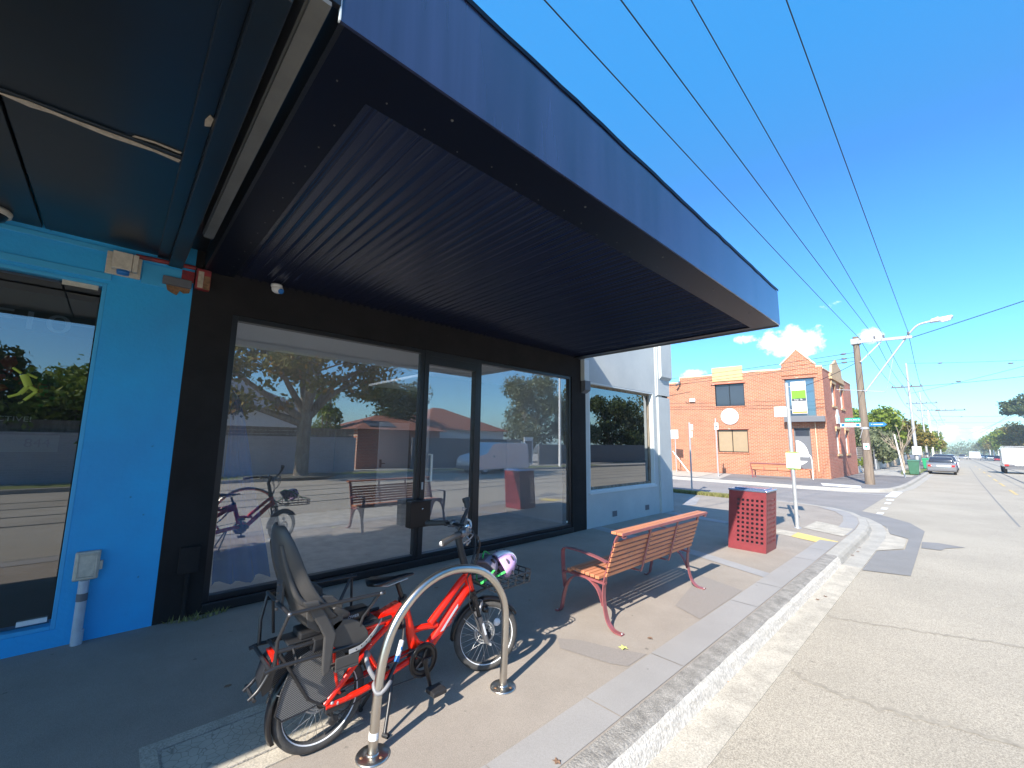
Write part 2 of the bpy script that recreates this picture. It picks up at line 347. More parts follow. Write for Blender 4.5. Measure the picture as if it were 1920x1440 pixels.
mk('pvc_grey',(.50,.54,.60),.45,var=.15,vs=10)
mk('red_paint',(.34,.03,.03),.5,var=.5,vs=14,col2=(.12,.02,.03))
mk('rust',(.30,.16,.08),.9,var=.5,vs=30)
mk('black_gloss',(.006,.006,.008),.3)
mk('chrome',(.75,.75,.76),.18,1)
mk('brushed_steel',(.62,.58,.52),.30,1,var=.15,vs=6,stretch=(1,1,.3),bump=.05,bs=200)
mk('black_tube',(.018,.018,.020),.38,spec=.6)
mk('black_plastic',(.022,.022,.024),.5)
mk('rubber',(.075,.072,.068),.8,var=.3,vs=30,bump=.3,bs=150)
mk('spoke_steel',(.5,.5,.5),.3,1)
mk('rim_black',(.012,.012,.014),.35)
mk('reflective',(.65,.67,.7),.35)
mk('bike_red',(.88,.018,.004),.25,var=.06,vs=3,spec=.45,coat=.25)
mk('seat_grey',(.062,.059,.057),.45,var=.12,vs=5,spec=.4)
mk('fork_grey',(.20,.20,.21),.3,.6)
mk('lilac',(.55,.36,.62),.4,coat=.3)
mk('helmet_white',(.85,.83,.88),.35,coat=.3)
mk('helmet_grey',(.17,.15,.20),.5)
mk('green_strap',(.03,.45,.08),.6)
mk('fabric_grey',(.10,.09,.10),.8,var=.4,vs=20)
mk('maroon',(.30,.095,.10),.38,var=.25,vs=6,spec=.5)
mk('maroon_bin',(.24,.042,.05),.38,var=.25,vs=5,detail=9,spec=.5)
mk('slat',(.62,.25,.125),.5,var=.3,vs=3,stretch=(6,.6,6),col2=(.46,.18,.09))
mk('lid_steel',(.42,.52,.72),.22,.85,var=.1,vs=4)
mk('timber_pole',(.24,.185,.14),.9,var=.4,vs=3,stretch=(6,6,.35),bump=.6,bs=30)
mk('lock_sleeve',(.20,.20,.21),.5)
mk('galv',(.55,.56,.57),.45,.5,var=.15,vs=5)
mk('pole_white',(.40,.405,.41),.6,var=.15,vs=3,stretch=(1,1,.3))
mk('wire',(.015,.017,.022),.6)
mk('insulator',(.12,.11,.12),.4)
mk('sign_white',(.82,.82,.80),.5,var=.04,vs=6)
mk('sign_green',(.0,.36,.22),.45)
mk('sign_blue',(.01,.16,.48),.45)
mk('lime',(.17,.50,.035),.5)
mk('sign_dark',(.06,.07,.09),.5)
mk('sign_grey',(.50,.55,.62),.5)
mk('sign_orange',(.80,.28,.06),.5)
mk('timetable',(.78,.80,.62),.5)
mk('char_grey',(.13,.135,.15),.5)
mk('win_dark',(.035,.04,.055),.12,spec=.7)
mk('win_tan',(.36,.27,.17),.25,var=.1,vs=2,spec=.6)
mk('ornament',(.62,.42,.24),.8,var=.2,vs=4)
mk('parapet_yellow',(.58,.42,.20),.8,var=.12,vs=4)
mk('coping',(.72,.55,.38),.8)
mk('roof_tile',(.30,.12,.075),.8,var=.4,vs=14,stretch=(1,1,3))
mk('hedge_core',(.03,.045,.015),.9)
mk('bark',(.16,.12,.085),.9,var=.5,vs=5,stretch=(2,2,.5),bump=.8,bs=20,col2=(.30,.26,.2))
mk('bark_pale',(.42,.34,.26),.9,var=.4,vs=5,bump=.5,bs=20)
mk('blue_film',(.006,.16,.60),.25,spec=.7)
t=M['blue_film'].node_tree; tr_=N(t,'ShaderNodeBsdfTransparent'); tr_.inputs[0].default_value=(.45,.65,.95,1); ms=N(t,'ShaderNodeMixShader'); ms.inputs[0].default_value=.38; t.links.new(t.nodes['Principled BSDF'].outputs[0],ms.inputs[1]); t.links.new(tr_.outputs[0],ms.inputs[2]); t.links.new(ms.outputs[0],t.nodes['Material Output'].inputs['Surface'])
M['glass']=glass('glass',(.96,.97,.98),.25,film=.06)
spots(M['footpath_asphalt'],3.2,.055,.62); spots(M['footpath_asphalt'],9,.05,.75); spots(M['road_asphalt'],2.1,.06,.72); spots(M['blue_paint'],4.5,.045,.55); spots(M['blue_paint'],13,.05,.8); spots(M['black_render'],6,.05,2.2); spots(M['paver'],3.5,.05,.7); spots(M['grey_render'],4,.045,.75)
mk('frosted',(.8,.8,.8),.6)
t=M['frosted'].node_tree; tl=N(t,'ShaderNodeBsdfTranslucent'); tl.inputs['Color'].default_value=(.85,.86,.86,1); t.links.new(tl.outputs[0],t.nodes['Material Output'].inputs['Surface'])
M['glass_tint']=glass('glass_tint',(.12,.12,.13),.17)
M['glass_blue_shop']=glass('glass_blue_shop',(.42,.45,.45),.13)
M['glass_car']=glass('glass_car',(.10,.13,.15),.15)
M['brick_side']=brick('brick_side',R(6.95),(.41,.145,.068),(.32,.105,.052),(.46,.34,.25))
M['brick_front']=brick('brick_front',R(90),(.50,.15,.09),(.40,.11,.065),(.50,.34,.26))
M['brick_wall_far']=brick('brick_wall_far',R(90),(.50,.46,.46),(.44,.41,.41),(.55,.52,.5),var=.15)
M['brick_hut']=brick('brick_hut',R(90),(.40,.12,.07),(.32,.10,.06),(.4,.32,.26))
M['lf_plane']=leafmat('leaf_plane',(.09,.11,.02),(.24,.20,.04),(.34,.16,.04))
M['lf_far']=leafmat('leaf_far',(.14,.17,.08),(.26,.28,.14),(.36,.34,.2))
M['lf_dark']=leafmat('leaf_dark',(.035,.06,.02),(.09,.12,.04),(.18,.19,.09))
M['lf_olive']=leafmat('leaf_olive',(.10,.125,.06),(.22,.24,.13),(.34,.34,.22))
M['lf_green']=leafmat('leaf_green',(.10,.16,.02),(.24,.30,.05),(.40,.42,.10))
M['lf_autumn']=leafmat('leaf_autumn',(.13,.13,.03),(.27,.22,.06),(.38,.22,.06))
M['grassblade']=leafmat('grass_blade',(.16,.19,.05),(.36,.33,.14),(.5,.44,.22))
# ================================================================ ground
def sheet(name,pts,z,m,thick=0,kind='structure',parent=None):
    b=MB(); n=len(pts)
    if thick: b.prism(pts,lambda u,v,d:(u,v,d),z-thick,z)
    else: b.add([(x,y,z) for x,y in pts],[tuple(range(n))])
    o=b.build(name,m,parent,slope=True,recalc=True)
    if not thick:
        if o.data.polygons[0].normal.z<0: o.data.flip_normals()
    if kind: o['kind']=kind
    return o
sheet('ground',[(-900,-300),(900,-300),(900,12),(900,1500),(-900,1500),(-900,12)],-.30,M['earth'])
sheet('road',[(-1.6,-60),(10.2,-60),(10.2,12),(10.2,700),(-2.4,700),(-2.4,27),(-4.3,25),(-4.3,14),(-2.0,13),(-1.6,12)],-.13,M['road_asphalt'])
sheet('side_street',[(-2.05,15.2),(-2.05,25.2),(-3.2,24.2),(-60,21.6),(-60,13.6),(-4,15.1)],-.126,M['side_asphalt'])
NK=[(-1.58,-60),(-1.58,0),(-1.58,6),(-1.58,11.3),(-1.64,12.3),(-1.80,13.3),(-2.12,14.2),(-2.62,14.85),(-3.3,15.2),(-4.2,15.3),(-60,13.9)]
FK=[(-60,22.2),(-5.0,23.1),(-4.0,23.25),(-3.2,23.6),(-2.6,24.3),(-2.25,25.3),(-2.06,27.5),(-1.98,31),(-1.95,45),(-1.95,700)]
def off(path,d):
    P=[Vector((*p,0)) for p in path]; o=[]
    for i,p in enumerate(P):
        a=P[max(i-1,0)];b=P[min(i+1,len(P)-1)]; t=(b-a).normalized(); o.append((p.x+t.y*d,p.y-t.x*d))
    return o
def dense(path,step=2.0,lim=60):
    o=[path[0]]
    for a,b in zip(path,path[1:]):
        L=math.dist(a,b); k=max(1,int(min(L,lim)/step)) if L<lim else int(L/ (step*4))
        for i in range(1,k+1): o.append((a[0]+(b[0]-a[0])*i/k,a[1]+(b[1]-a[1])*i/k))
    return o
def kerb(name,path,prof,mats,split,jit=.0,seed=0):
    "prof: (offset to the road side, height) pairs; split: material index of each strip"
    rg=random.Random(seed); rows=[]
    for o_,z in prof: rows.append([(x,y,z) for x,y in off(path,o_)])
    b=MB(); k=len(path)
    for j in range(len(prof)-1):
        b.m=split[j]; A,C=rows[j],rows[j+1]
        v=[]
        for i in range(k): v+= [A[i],C[i]]
        b.add(v,[(2*i,2*i+1,2*i+3,2*i+2) for i in range(k-1)])
    if jit:
        n={}
        for i,p in enumerate(b.v):
            key=(round(p[0],3),round(p[1],3),round(p[2],3))
            if key not in n: n[key]=(rg.gauss(0,jit),rg.gauss(0,jit*.5))
            if -.12<p[2]<-.004: b.v[i]=(p[0]+n[key][0],p[1],p[2]+n[key][1])
    o=b.build(name,mats,slope=True); o['kind']='structure'; return o
K1=dense(NK,.12,14)
KM=[M['kerb_dark'],M['kerb_white'],M['concrete_cream'],M['concrete']]
i8=next(i for i,p in enumerate(K1) if p[1]>8.3)
KP=[(0,-.02),(0,.001),(.12,.001),(.15,-.012),(.175,-.05),(.19,-.10),(.20,-.124),(.44,-.122),(.44,-.15)]
kerb('kerb',K1[:i8+1],KP,KM,[0,0,0,1,1,1,2,2],.0028,3)
kerb('kerb',K1[i8:],KP,KM,[3,3,3,3,3,3,3,3],.002,4)
K2=dense(FK,1.0,20)
kerb('kerb',K2,[(0,-.02),(0,.001),(.14,.001),(.17,-.02),(.19,-.124),(.48,-.122),(.48,-.15)],KM,[3]*6)
# footpaths (solid slabs whose edge is the kerb line)
sheet('footpath',[(-60,-60)]+NK[:1]+NK[1:]+[(-60,8)],-.001,M['footpath_asphalt'],.16)
sheet('far_footpath',[(-60,700)]+FK+[],-.001,M['far_asphalt'],.16)
sheet('opposite_footpath',[(9.9,-60),(40,-60),(40,700),(9.9,700)],-.0,M['concrete'],.16)
kb=sheet('kerb',[(9.75,-60),(9.9,-60),(9.9,700),(9.75,700)],.001,M['concrete'],.16)
# paver strip beside the near kerb, with open joints
ps=MB(); path=dense([(-1.58,-6.3),(-1.58,6),(-1.58,11.3),(-1.64,12.3),(-1.80,13.3),(-2.12,14.2),(-2.62,14.85)],.86,40)
q=[(x,y) for x,y in off(path,-.012)]; q2=[(x,y) for x,y in off(path,-.285)]
for i in range(len(path)-1):
    if 8.9<path[i][1]<10.2: continue
    a,b_,c,d=Vector((*q[i],0)),Vector((*q[i+1],0)),Vector((*q2[i+1],0)),Vector((*q2[i],0)); t=(b_-a).normalized()*.003
    ps.quad(*[tuple(Vector((v.x,v.y,.004+.0012*((i*7)%3)))) for v in (a+t,b_-t,c-t,d+t)])
o=ps.build('paver_strip',M['paver'],slope=True); o['kind']='structure'
for nm,pts,m_,z in [
 ('paver_band',[(-5.17,7.13),(-5.17,7.43),(-3.0,6.98),(-1.87,6.55),(-1.87,6.30),(-3.0,6.70)],'paver_light',.004),
 ('paver_band',[(-5.17,10.05),(-5.17,10.40),(-3.6,10.10),(-3.55,9.80)],'paver_light',.004),
 ('paver_band',[(-3.58,9.80),(-3.6,10.09),(-2.30,9.98),(-2.30,9.46)],'concrete_cream',.004),
 ('tactile_strip',[(-2.295,9.45),(-2.295,9.97),(-1.60,9.60),(-1.60,9.12)],'tactile_yellow',.005),
 ('service_cover',[(-2.34,10.60),(-2.33,11.75),(-1.62,11.30),(-1.62,10.20)],'concrete_cream',.006),
 ('service_cover',[(-2.17,10.78),(-2.16,11.35),(-1.76,11.08),(-1.76,10.45)],'concrete_cream',.0085),
 ('paver_band',[(-6.2,14.05),(-5.85,14.0),(-5.2,12.1),(-5.35,11.6)],'paver_light',.004),
 ('asphalt_patch',[(-2.55,3.0),(-2.40,3.12),(-2.1,3.22),(-1.885,3.33),(-1.885,3.05),(-2.0,2.98),(-2.2,2.93),(-2.42,2.88)],'patch_foot',.003),
 ('asphalt_patch',[(-2.45,5.75),(-1.88,5.55),(-1.88,4.35),(-2.2,4.5)],'patch_foot',.003),
 ('concrete_ramp',[(-10.9,28.6),(-10.0,28.8),(-8.7,23.2),(-9.9,23.3)],'concrete',.004),
 ('paver_band',[(-4.8,25.7),(-3.25,25.6),(-3.0,23.9),(-4.4,24.0)],'white_line',.004),
 ('footpath_slab',[(-4.9,39.6),(-2.2,38.2),(-2.2,41.2),(-2.9,42.2),(-3.6,47.1),(-3.8,80),(-5.0,80)],'concrete',.004),
 ('far_verge_dirt',[(-14.5,29.0),(-11.0,28.8),(-10.0,23.6),(-30,22.9),(-34,28)],'concrete_cream',.004)]:
    sheet(nm,pts,z,M[m_])
for nm,pts,m_,z in [
 ('asphalt_patch',[(-.61,8.45),(-1.13,8.28),(-1.13,9.95),(-.80,10.5),(-.82,11.75),(-1.12,12.1),(-1.30,13.2),(-1.72,14.4),(-2.35,15.2),(-3.3,15.75),(-4.5,15.9),(-4.6,16.5),(-3.4,16.6),(-2.5,16.4),(-1.6,15.5),(-.95,14.4),(-.64,13.15)],'patch_asphalt',-.122),
 ('asphalt_patch',[(-.605,10.9),(-.35,10.93),(-.30,11.2),(-.05,11.6),(-.40,11.72),(-.625,11.6)],'patch_asphalt',-.122),
 ('concrete_apron',[(-1.14,9.96),(-.82,10.55),(-.84,11.7),(-1.12,12.0),(-1.26,13.1),(-1.14,11.4)],'concrete_cream',-.119),
 ('white_marking',[(-2.08,21.9),(-2.10,25.0),(-1.78,25.3),(-1.76,21.95)],'white_line',-.120),
 ('white_marking',[(-1.93,20.9),(-1.9,20.3),(-1.72,20.3),(-1.72,20.9)],'white_line',-.120),
 ('white_marking',[(-1.84,19.5),(-1.83,18.9),(-1.68,18.9),(-1.69,19.5)],'white_line',-.120),
 ('white_marking',[(-1.76,17.6),(-1.74,17.0),(-1.60,17.0),(-1.61,17.6)],'white_line',-.120),
 ('white_marking',[(-1.71,16.1),(-1.70,15.6),(-1.57,15.6),(-1.57,16.1)],'white_line',-.120),
 ('white_marking',[(-12.3,22.35),(-12.3,22.28),(-6.2,22.6),(-2.1,22.7),(-2.1,22.78),(-6.2,22.68)],'white_line',-.120),
 ('white_marking',[(-16,16.5),(-16,16.4),(-5.5,16.95),(-5.5,17.02)],'white_line',-.120),
 ('white_marking',[(-7.3,15.2),(-8.9,15.3),(-9.2,16.6),(-7.9,16.3)],'white_line',-.118)]:
    sheet(nm,pts,z,M[m_])
for y0 in (28.6,35.6,41.6,49.2,58,70,86):
    sheet('yellow_marking',[(1.56,y0),(1.68,y0),(1.68,y0+2.8+.03*y0),(1.56,y0+2.8+.03*y0)],-.125,M['yellow_line'])
for x0 in (2.62,4.05,5.6,7.03):
    sheet('tram_rail',[(x0,-60),(x0+.11,-60),(x0+.11,600),(x0,600)],-.126,M['rail_steel'])
sheet('road_seam',[(.86,16),(.82,24),(.80,43),(.98,88),(1.02,88),(.84,43),(.86,24),(.90,16)],-.126,M['patch_asphalt'])
def crack(pts,w_,seed):
    rg=random.Random(seed); P=[Vector((*p,0)) for p in pts]; Q=smooth2(P,10); L=[];Rr=[]
    for i,p in enumerate(Q):
        t=(Q[min(i+1,len(Q)-1)]-Q[max(i-1,0)]).normalized(); n_=Vector((-t.y,t.x,0)); p=p+n_*rg.gauss(0,.018); ww=w_*rg.uniform(.5,1.3); L.append((p+n_*ww)); Rr.append(p-n_*ww)
    b=MB(); v=[]
    for a,c in zip(L,Rr): v+=[(a.x,a.y,-.1275),(c.x,c.y,-.1275)]
    b.add(v,[(2*i,2*i+1,2*i+3,2*i+2) for i in range(len(Q)-1)]); o=b.build('road_crack',M['crack_tar'],slope=True); o['kind']='structure'
def smooth2(P,k):
    P=[P[0]*2-P[1]]+P+[P[-1]*2-P[-2]]; o=[]
    for i in range(1,len(P)-2):
        for j in range(k):
            t=j/k; a,b,c,d=P[i-1:i+3]; o.append(.5*((2*b)+(c-a)*t+(2*a-5*b+4*c-d)*t*t+(3*b-a-3*c+d)*t**3))
    return o+[P[-2]]
mk('crack_tar',(.375,.33,.262),.9,var=.3,vs=20)
crack([(-1.13,5.82),(-.91,5.86),(-.51,6.03),(-.14,6.18),(.26,6.32),(1.2,6.5)],.022,1)
crack([(-1.11,4.24),(-.8,4.12),(-.4,4.17),(-.15,4.25),(.12,4.29),(1.0,4.5)],.028,2)
crack([(.9,2.0),(1.2,5),(1.15,9),(1.3,14),(1.25,22)],.003,3)
crack([(-.2,13.5),(.9,13.3),(2.4,13.6),(5,13.4)],.004,4)
crack([(.1,7.5),(.7,8.6),(1.5,9.0),(2.7,9.8)],.003,5)
# nature strips: grass blades on soil
def grass(name,poly,n,h,z0=0,seed=1,m='grassblade'):
    rg=random.Random(seed); xs=[p[0] for p in poly]; ys=[p[1] for p in poly]
    def inside(x,y):
        c=False; j=len(poly)-1
        for i in range(len(poly)):
            (xi,yi),(xj,yj)=poly[i],poly[j]
            if (yi>y)!=(yj>y) and x<(xj-xi)*(y-yi)/(yj-yi)+xi: c=not c
            j=i
        return c
    v=[];f=[]
    while len(f)<n:
        x=rg.uniform(min(xs),max(xs)); y=rg.uniform(min(ys),max(ys))
        if not inside(x,y): continue
        a=rg.uniform(0,6.28); hh=h*rg.uniform(.5,1.3); wd=h*.16; z=z0+gz(y); k=len(v); lx=rg.gauss(0,h*.4); ly=rg.gauss(0,h*.4)
        v+= [(x-wd*math.cos(a),y-wd*math.sin(a),z),(x+wd*math.cos(a),y+wd*math.sin(a),z),(x+lx,y+ly,z+hh)]; f.append((k,k+1,k+2))
    b=MB(); b.v=v; b.f=f; b.sm=[False]*n; b.mi=[0]*n
    o=b.build(name,M[m],recalc=False); o['kind']='stuff'; return o
G1=[(-6.3,14.75),(-8.4,14.75),(-8.3,15.02),(-6.8,15.05),(-4.9,15.15),(-4.5,14.75)]
sheet('nature_strip',G1,.006,M['grass']); grass('grass',G1,9000,.10,.0,2)
G2=[(-3.3,46.8),(-3.55,53.2),(-2.8,60),(-2.1,60),(-2.1,42.0),(-2.9,41.6)]
sheet('nature_strip',G2,.006,M['grass']); 
G3=[(10.0,-30),(11.3,-30),(11.3,30),(10.0,30)]
sheet('nature_strip',G3,.006,M['grass'])
G4=[(-5.16,1.0),(-5.10,1.0),(-5.02,.8),(-5.05,.62),(-5.16,.5)]
grass('weeds',G4,90,.05,.0,5)
mc=MB()
P=[(-3.28,-1.2),(-3.24,.9),(-2.66,.78),(-2.66,-1.2)]
def slab(b,x0,x1,y0,y1,z): b.box((x0,y0,0),(x1,y1,z))
# steel-framed concrete service cover in the footpath by the bicycle
sc_=thing('service_cover','cracked concrete service cover with steel edge in the footpath under the rear bicycle wheel','service cover',(-2.92,.77,0))
B((-3.23,.28,.001),(-2.62,1.28,.006)).build('surround',M['concrete_cream'],sc_)
mk('crazed_concrete',(.50,.46,.38),.85,var=.15,vs=6)
t=M['crazed_concrete'].node_tree; p=t.nodes['Principled BSDF']; src=p.inputs['Base Color'].links[0].from_socket
vo=N(t,'ShaderNodeTexVoronoi',feature='DISTANCE_TO_EDGE'); vo.inputs['Scale'].default_value=22; t.links.new(t.nodes['Texture Coordinate'].outputs['Object'],vo.inputs['Vector'])
mr=N(t,'ShaderNodeMapRange'); mr.inputs['From Max'].default_value=.045; mr.inputs['To Min'].default_value=.5; t.links.new(vo.outputs['Distance'],mr.inputs['Value'])
s_=N(t,'ShaderNodeVectorMath',operation='SCALE'); t.links.new(src,s_.inputs[0]); t.links.new(mr.outputs[0],s_.inputs['Scale']); t.links.new(s_.outputs[0],p.inputs['Base Color'])
B((-3.12,.36,.006),(-2.74,1.20,.010)).build('lid',M['crazed_concrete'],sc_)
fr=MB()
for a,b in (((-3.13,.35),(-3.12,1.21)),((-2.74,.35),(-2.73,1.21)),((-3.12,.35),(-2.74,.36)),((-3.12,1.20),(-2.74,1.21))): fr.box((*a,.006),(*b,.0125))
fr.build('frame',M['kerb_dark'],sc_)
# ================================================================ shop walls
WX=-5.17
def wallholes(b,x,y0,y1,z0,z1,holes,th=.25):
    "wall in the plane x facing +X with rectangular holes (y0,y1,z0,z1), built of butted blocks"
    ys=sorted({y0,y1,*[h[0] for h in holes],*[h[1] for h in holes]})
    for a,c in zip(ys,ys[1:]):
        hs=sorted([(h[2],h[3]) for h in holes if h[0]<=a+1e-6 and h[1]>=c-1e-6]); z=z0
        for lo,hi in hs:
            if lo>z+1e-4: b.box((x-th,a,z),(x,c,lo))
            z=hi
        if z<z1-1e-4: b.box((x-th,a,z),(x,c,z1))
    return b
def frame(b,x0,x1,y0,y1,z0,z1,w_=.05,bot=None):
    bt=w_ if bot is None else bot
    b.box((x0,y0,z0),(x1,y0+w_,z1)); b.box((x0,y1-w_,z0),(x1,y1,z1)); b.box((x0,y0+w_,z1-w_),(x1,y1-w_,z1)); b.box((x0,y0+w_,z0),(x1,y1-w_,z0+bt)); return b
# ---- black corner shop
bs=thing('black_shop','black shop with full height glass front and a deep navy corrugated awning','shop',(WX,3.6,0))
H_=[(.79,3.17,.10,3.0),(3.17,4.17,.06,3.0),(4.17,6.53,.10,3.0)]
wb=wallholes(MB(),WX,.43,6.98,-.1,5.4,[(.79,6.53,.10,3.0)]); wb.box((WX-.25,.43,5.4),(WX-.02,6.98,5.6)); wb.build('wall',M['black_render'],bs)
s=MB(); s.box((WX-.14,.79,.02),(WX+.035,6.53,.10)); s.build('sill',M['alu_black'],bs,bevel=.006)
def win(parent,y0,y1,z0,z1,x=-5.235,w_=.055,g='glass',m='alu_black',dep=.09):
    f=frame(MB(),x-dep/2,x+dep/2,y0,y1,z0,z1,w_).build('window',M[m],parent,bevel=.004)
    p_=MB().quad((x,y0+w_-.01,z0+w_-.01),(x,y1-w_+.01,z0+w_-.01),(x,y1-w_+.01,z1-w_+.01),(x,y0+w_-.01,z1-w_+.01)).build('pane',M[g],f,recalc=False)
    return f
win(bs,.79,3.165,.10,3.0); win(bs,4.175,6.53,.10,3.0)
# sticker on the right pane corner
MB().box((-5.236,6.42,.18),(-5.228,6.46,.215)).build('sticker',M['sign_white'],bs)
dr=frame(MB(),-5.29,-5.18,3.165,4.175,.10,3.0,.075,.05); dr.box((-5.28,3.24,2.80),(-5.18,4.10,2.925)); d_=dr.build('door',M['alu_black'],bs,bevel=.004)
MB().quad((-5.235,3.23,.14),(-5.235,4.11,.14),(-5.235,4.11,2.81),(-5.235,3.23,2.81)).build('pane',M['glass'],d_,recalc=False)
hd=MB(); hd.tube([(-5.19,3.30,1.50),(-5.12,3.30,1.50),(-5.12,3.30,1.13),(-5.19,3.30,1.13)],.012,flat=(.022,.022,(0,1,0)))
hd.build('handle',M['white_paint'],d_)
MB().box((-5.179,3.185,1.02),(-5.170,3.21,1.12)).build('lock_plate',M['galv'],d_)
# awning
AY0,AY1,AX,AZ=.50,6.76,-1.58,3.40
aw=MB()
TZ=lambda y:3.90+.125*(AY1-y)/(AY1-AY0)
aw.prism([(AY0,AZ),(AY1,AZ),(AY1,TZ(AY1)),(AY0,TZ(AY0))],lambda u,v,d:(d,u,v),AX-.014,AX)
aw.box((WX,AY1-.02,AZ),(AX-.014,AY1,3.89)); ep=B((WX,AY0,AZ+.0),(AX-.014,AY0+.02,3.99))
a_=aw.build('awning',M['fascia_navy'],bs)
cp=MB()
rg=random.Random(3); n=40; 
top=[(AX-.03,AY0-.01+(AY1-AY0+.02)*i/n,TZ(AY0+(AY1-AY0)*i/n)+.032+rg.uniform(-.003,.003)) for i in range(n+1)]
cp.tube(top,.01,flat=(.07,.008,(0,0,1))); cp.tube([(AX+.006,p[1],p[2]-.018+rg.uniform(-.006,.005)) for p in top],.01,flat=(.006,.032,(0,0,1)))
cp.box((WX,AY0+.03,3.86),(AX-.015,AY1-.03,3.885)); cp.build('capping',M['navy_metal'],a_)
fl=MB(); rivets=[]  # flat flange under the edge
fl.box((AX-.34,AY0+.02,AZ-.002),(AX-.014,AY1-.02,AZ+.012)); fl.box((WX,AY0+.02,AZ-.002),(AX-.34,AY0+.26,AZ+.012)); fl.box((WX,AY1-.16,AZ-.002),(AX-.34,AY1-.02,AZ+.012))
fl.m=1
for i in range(26):   # rivet heads along the flange
    y=AY0+.1+i*.235; fl.ball((AX-.30+.02*((i*5)%3),y,AZ-.004),(.005,.005,.004),6,4)
    if i%5==2: fl.ball((AX-.12,y+.07,AZ-.004),(.009,.009,.006),6,4)
for i in range(14): fl.ball((AX-.6-i*.24,AY0+.2,AZ-.004),(.006,.006,.004),6,4)
fl.build('flange',[M['navy_metal'],M['strip_grey']],a_)
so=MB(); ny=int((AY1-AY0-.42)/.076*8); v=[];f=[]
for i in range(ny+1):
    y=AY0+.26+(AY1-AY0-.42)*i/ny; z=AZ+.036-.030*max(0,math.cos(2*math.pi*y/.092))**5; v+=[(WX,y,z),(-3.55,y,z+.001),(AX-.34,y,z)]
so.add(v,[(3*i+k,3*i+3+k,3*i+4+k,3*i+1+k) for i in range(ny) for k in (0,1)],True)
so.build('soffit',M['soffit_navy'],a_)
B((WX,AY1+.0,AZ-.012),(AX-.02,AY1+.03,AZ+.0)).build('edge_trim',M['strip_grey'],a_)
ep.build('end_panel',M['alu_black'],a_); B((AX-.016,AY0-.006,AZ),(AX+.002,AY0,4.0)).build('corner_trim',M['grey_trim'],a_)
# interior seen through the glass
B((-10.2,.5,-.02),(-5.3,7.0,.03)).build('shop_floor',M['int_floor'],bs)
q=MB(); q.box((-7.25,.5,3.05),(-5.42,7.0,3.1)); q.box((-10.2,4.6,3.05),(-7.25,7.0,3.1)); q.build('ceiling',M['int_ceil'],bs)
iw=MB(); iw.box((-10.3,.5,0.03),(-10.2,7.0,4.9)); iw.build('back_wall',M['int_back'],bs); iw=MB(); iw.box((-10.2,.45,.03),(-5.42,.5,4.9)); iw.box((-10.2,6.95,.03),(-5.42,7.0,3.05)); build_each(iw,'inner_wall',M['int_wall'],bs); iw=MB(); iw.box((-7.30,.5,3.1),(-7.25,4.6,4.9)); iw.box((-10.2,4.6,3.1),(-7.30,4.65,4.9)); iw.build('added_light_well',M['int_back'],bs); B((-7.6,4.75,.03),(-7.5,6.95,3.05)).build('partition',M['int_part'],bs)  # well walls are an addition, carrying daylight from the added roof panel
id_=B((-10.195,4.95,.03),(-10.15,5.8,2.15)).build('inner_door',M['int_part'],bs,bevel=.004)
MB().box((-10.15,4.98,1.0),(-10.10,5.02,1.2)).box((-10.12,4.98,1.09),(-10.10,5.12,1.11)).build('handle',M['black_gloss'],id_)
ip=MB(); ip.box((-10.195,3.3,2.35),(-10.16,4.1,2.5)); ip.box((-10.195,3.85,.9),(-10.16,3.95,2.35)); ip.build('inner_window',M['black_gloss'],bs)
MB().quad((-10.2,.5,4.0),(-7.3,.5,4.0),(-7.3,4.6,4.0),(-10.2,4.6,4.0)).build('added_skylight',M['frosted'],bs,recalc=False)  # unseen translucent roof panel, added to brighten the room with diffused sun
# blue plastic sheet hanging inside
bd=MB(); rg=random.Random(8); cols=14; rows=12; v=[]
for r_ in range(rows+1):
    z=.12+2.1*r_/rows; wdt=.50*(1-r_/rows)**.8+.04
    for c in range(cols+1):
        u=c/cols; v.append((-5.62-.10*math.sin(u*17+r_*.5)*(1-.5*r_/rows),.93+wdt*u,z+.02*math.sin(u*9)))
bd.add(v,[(r_*(cols+1)+c,r_*(cols+1)+c+1,(r_+1)*(cols+1)+c+1,(r_+1)*(cols+1)+c) for r_ in range(rows) for c in range(cols)],True)
tag(bd.build('plastic_sheet',M['blue_film']),'crumpled blue plastic sheet hanging inside the left shop window','plastic sheet')
# pier bracket between the black and the grey shop
pb=MB(); pb.box((WX,6.82,2.95),(WX+.10,6.98,3.39)); pb.build('pier_bracket',M['grey_trim'],bs,bevel=.006)
pb=MB(); pb.prism([(WX,2.70),(WX+.10,2.76),(WX+.10,2.95),(WX,2.95)],lambda u,v,d:(u,d,v),6.84,7.02); pb.build('pier_block',M['char_grey'],bs)
# ---- grey corner building
gs=thing('grey_shop','pale grey rendered corner building with one tinted window beside the black shop','building',(WX,8.8,0))
wg=wallholes(MB(),WX,6.98,10.57,-.12,5.6,[(7.10,9.80,.70,2.96)],.3)
wg.prism([(WX,10.57),(WX,10.27),(-30,8.6),(-30,8.9)],lambda u,v,d:(u,v,d),-.12,5.6)
wg.build('wall',M['grey_render'],gs)
cr=MB(); cr.box((WX+.0,9.98,-.1),(WX+.05,10.60,2.88)); cr.box((WX+.0,9.98,2.93),(WX+.05,10.60,5.6))
cr.box((WX,9.93,2.90),(WX+.03,9.975,5.6))
cr.prism([(WX+.05,3.34),(WX+.12,3.41),(WX+.12,5.6),(WX+.05,5.6)],lambda u,v,d:(u,d,v),10.06,10.64); cr.build('corner_pier',M['grey_render'],gs)
rv=frame(MB(),WX-.16,WX-.004,7.10,9.80,.70,2.96,.03).build('window',M['grey_trim'],gs)
f2=frame(MB(),WX-.15,WX-.10,7.13,9.77,.73,2.93,.05).build('frame',M['bark'],rv)
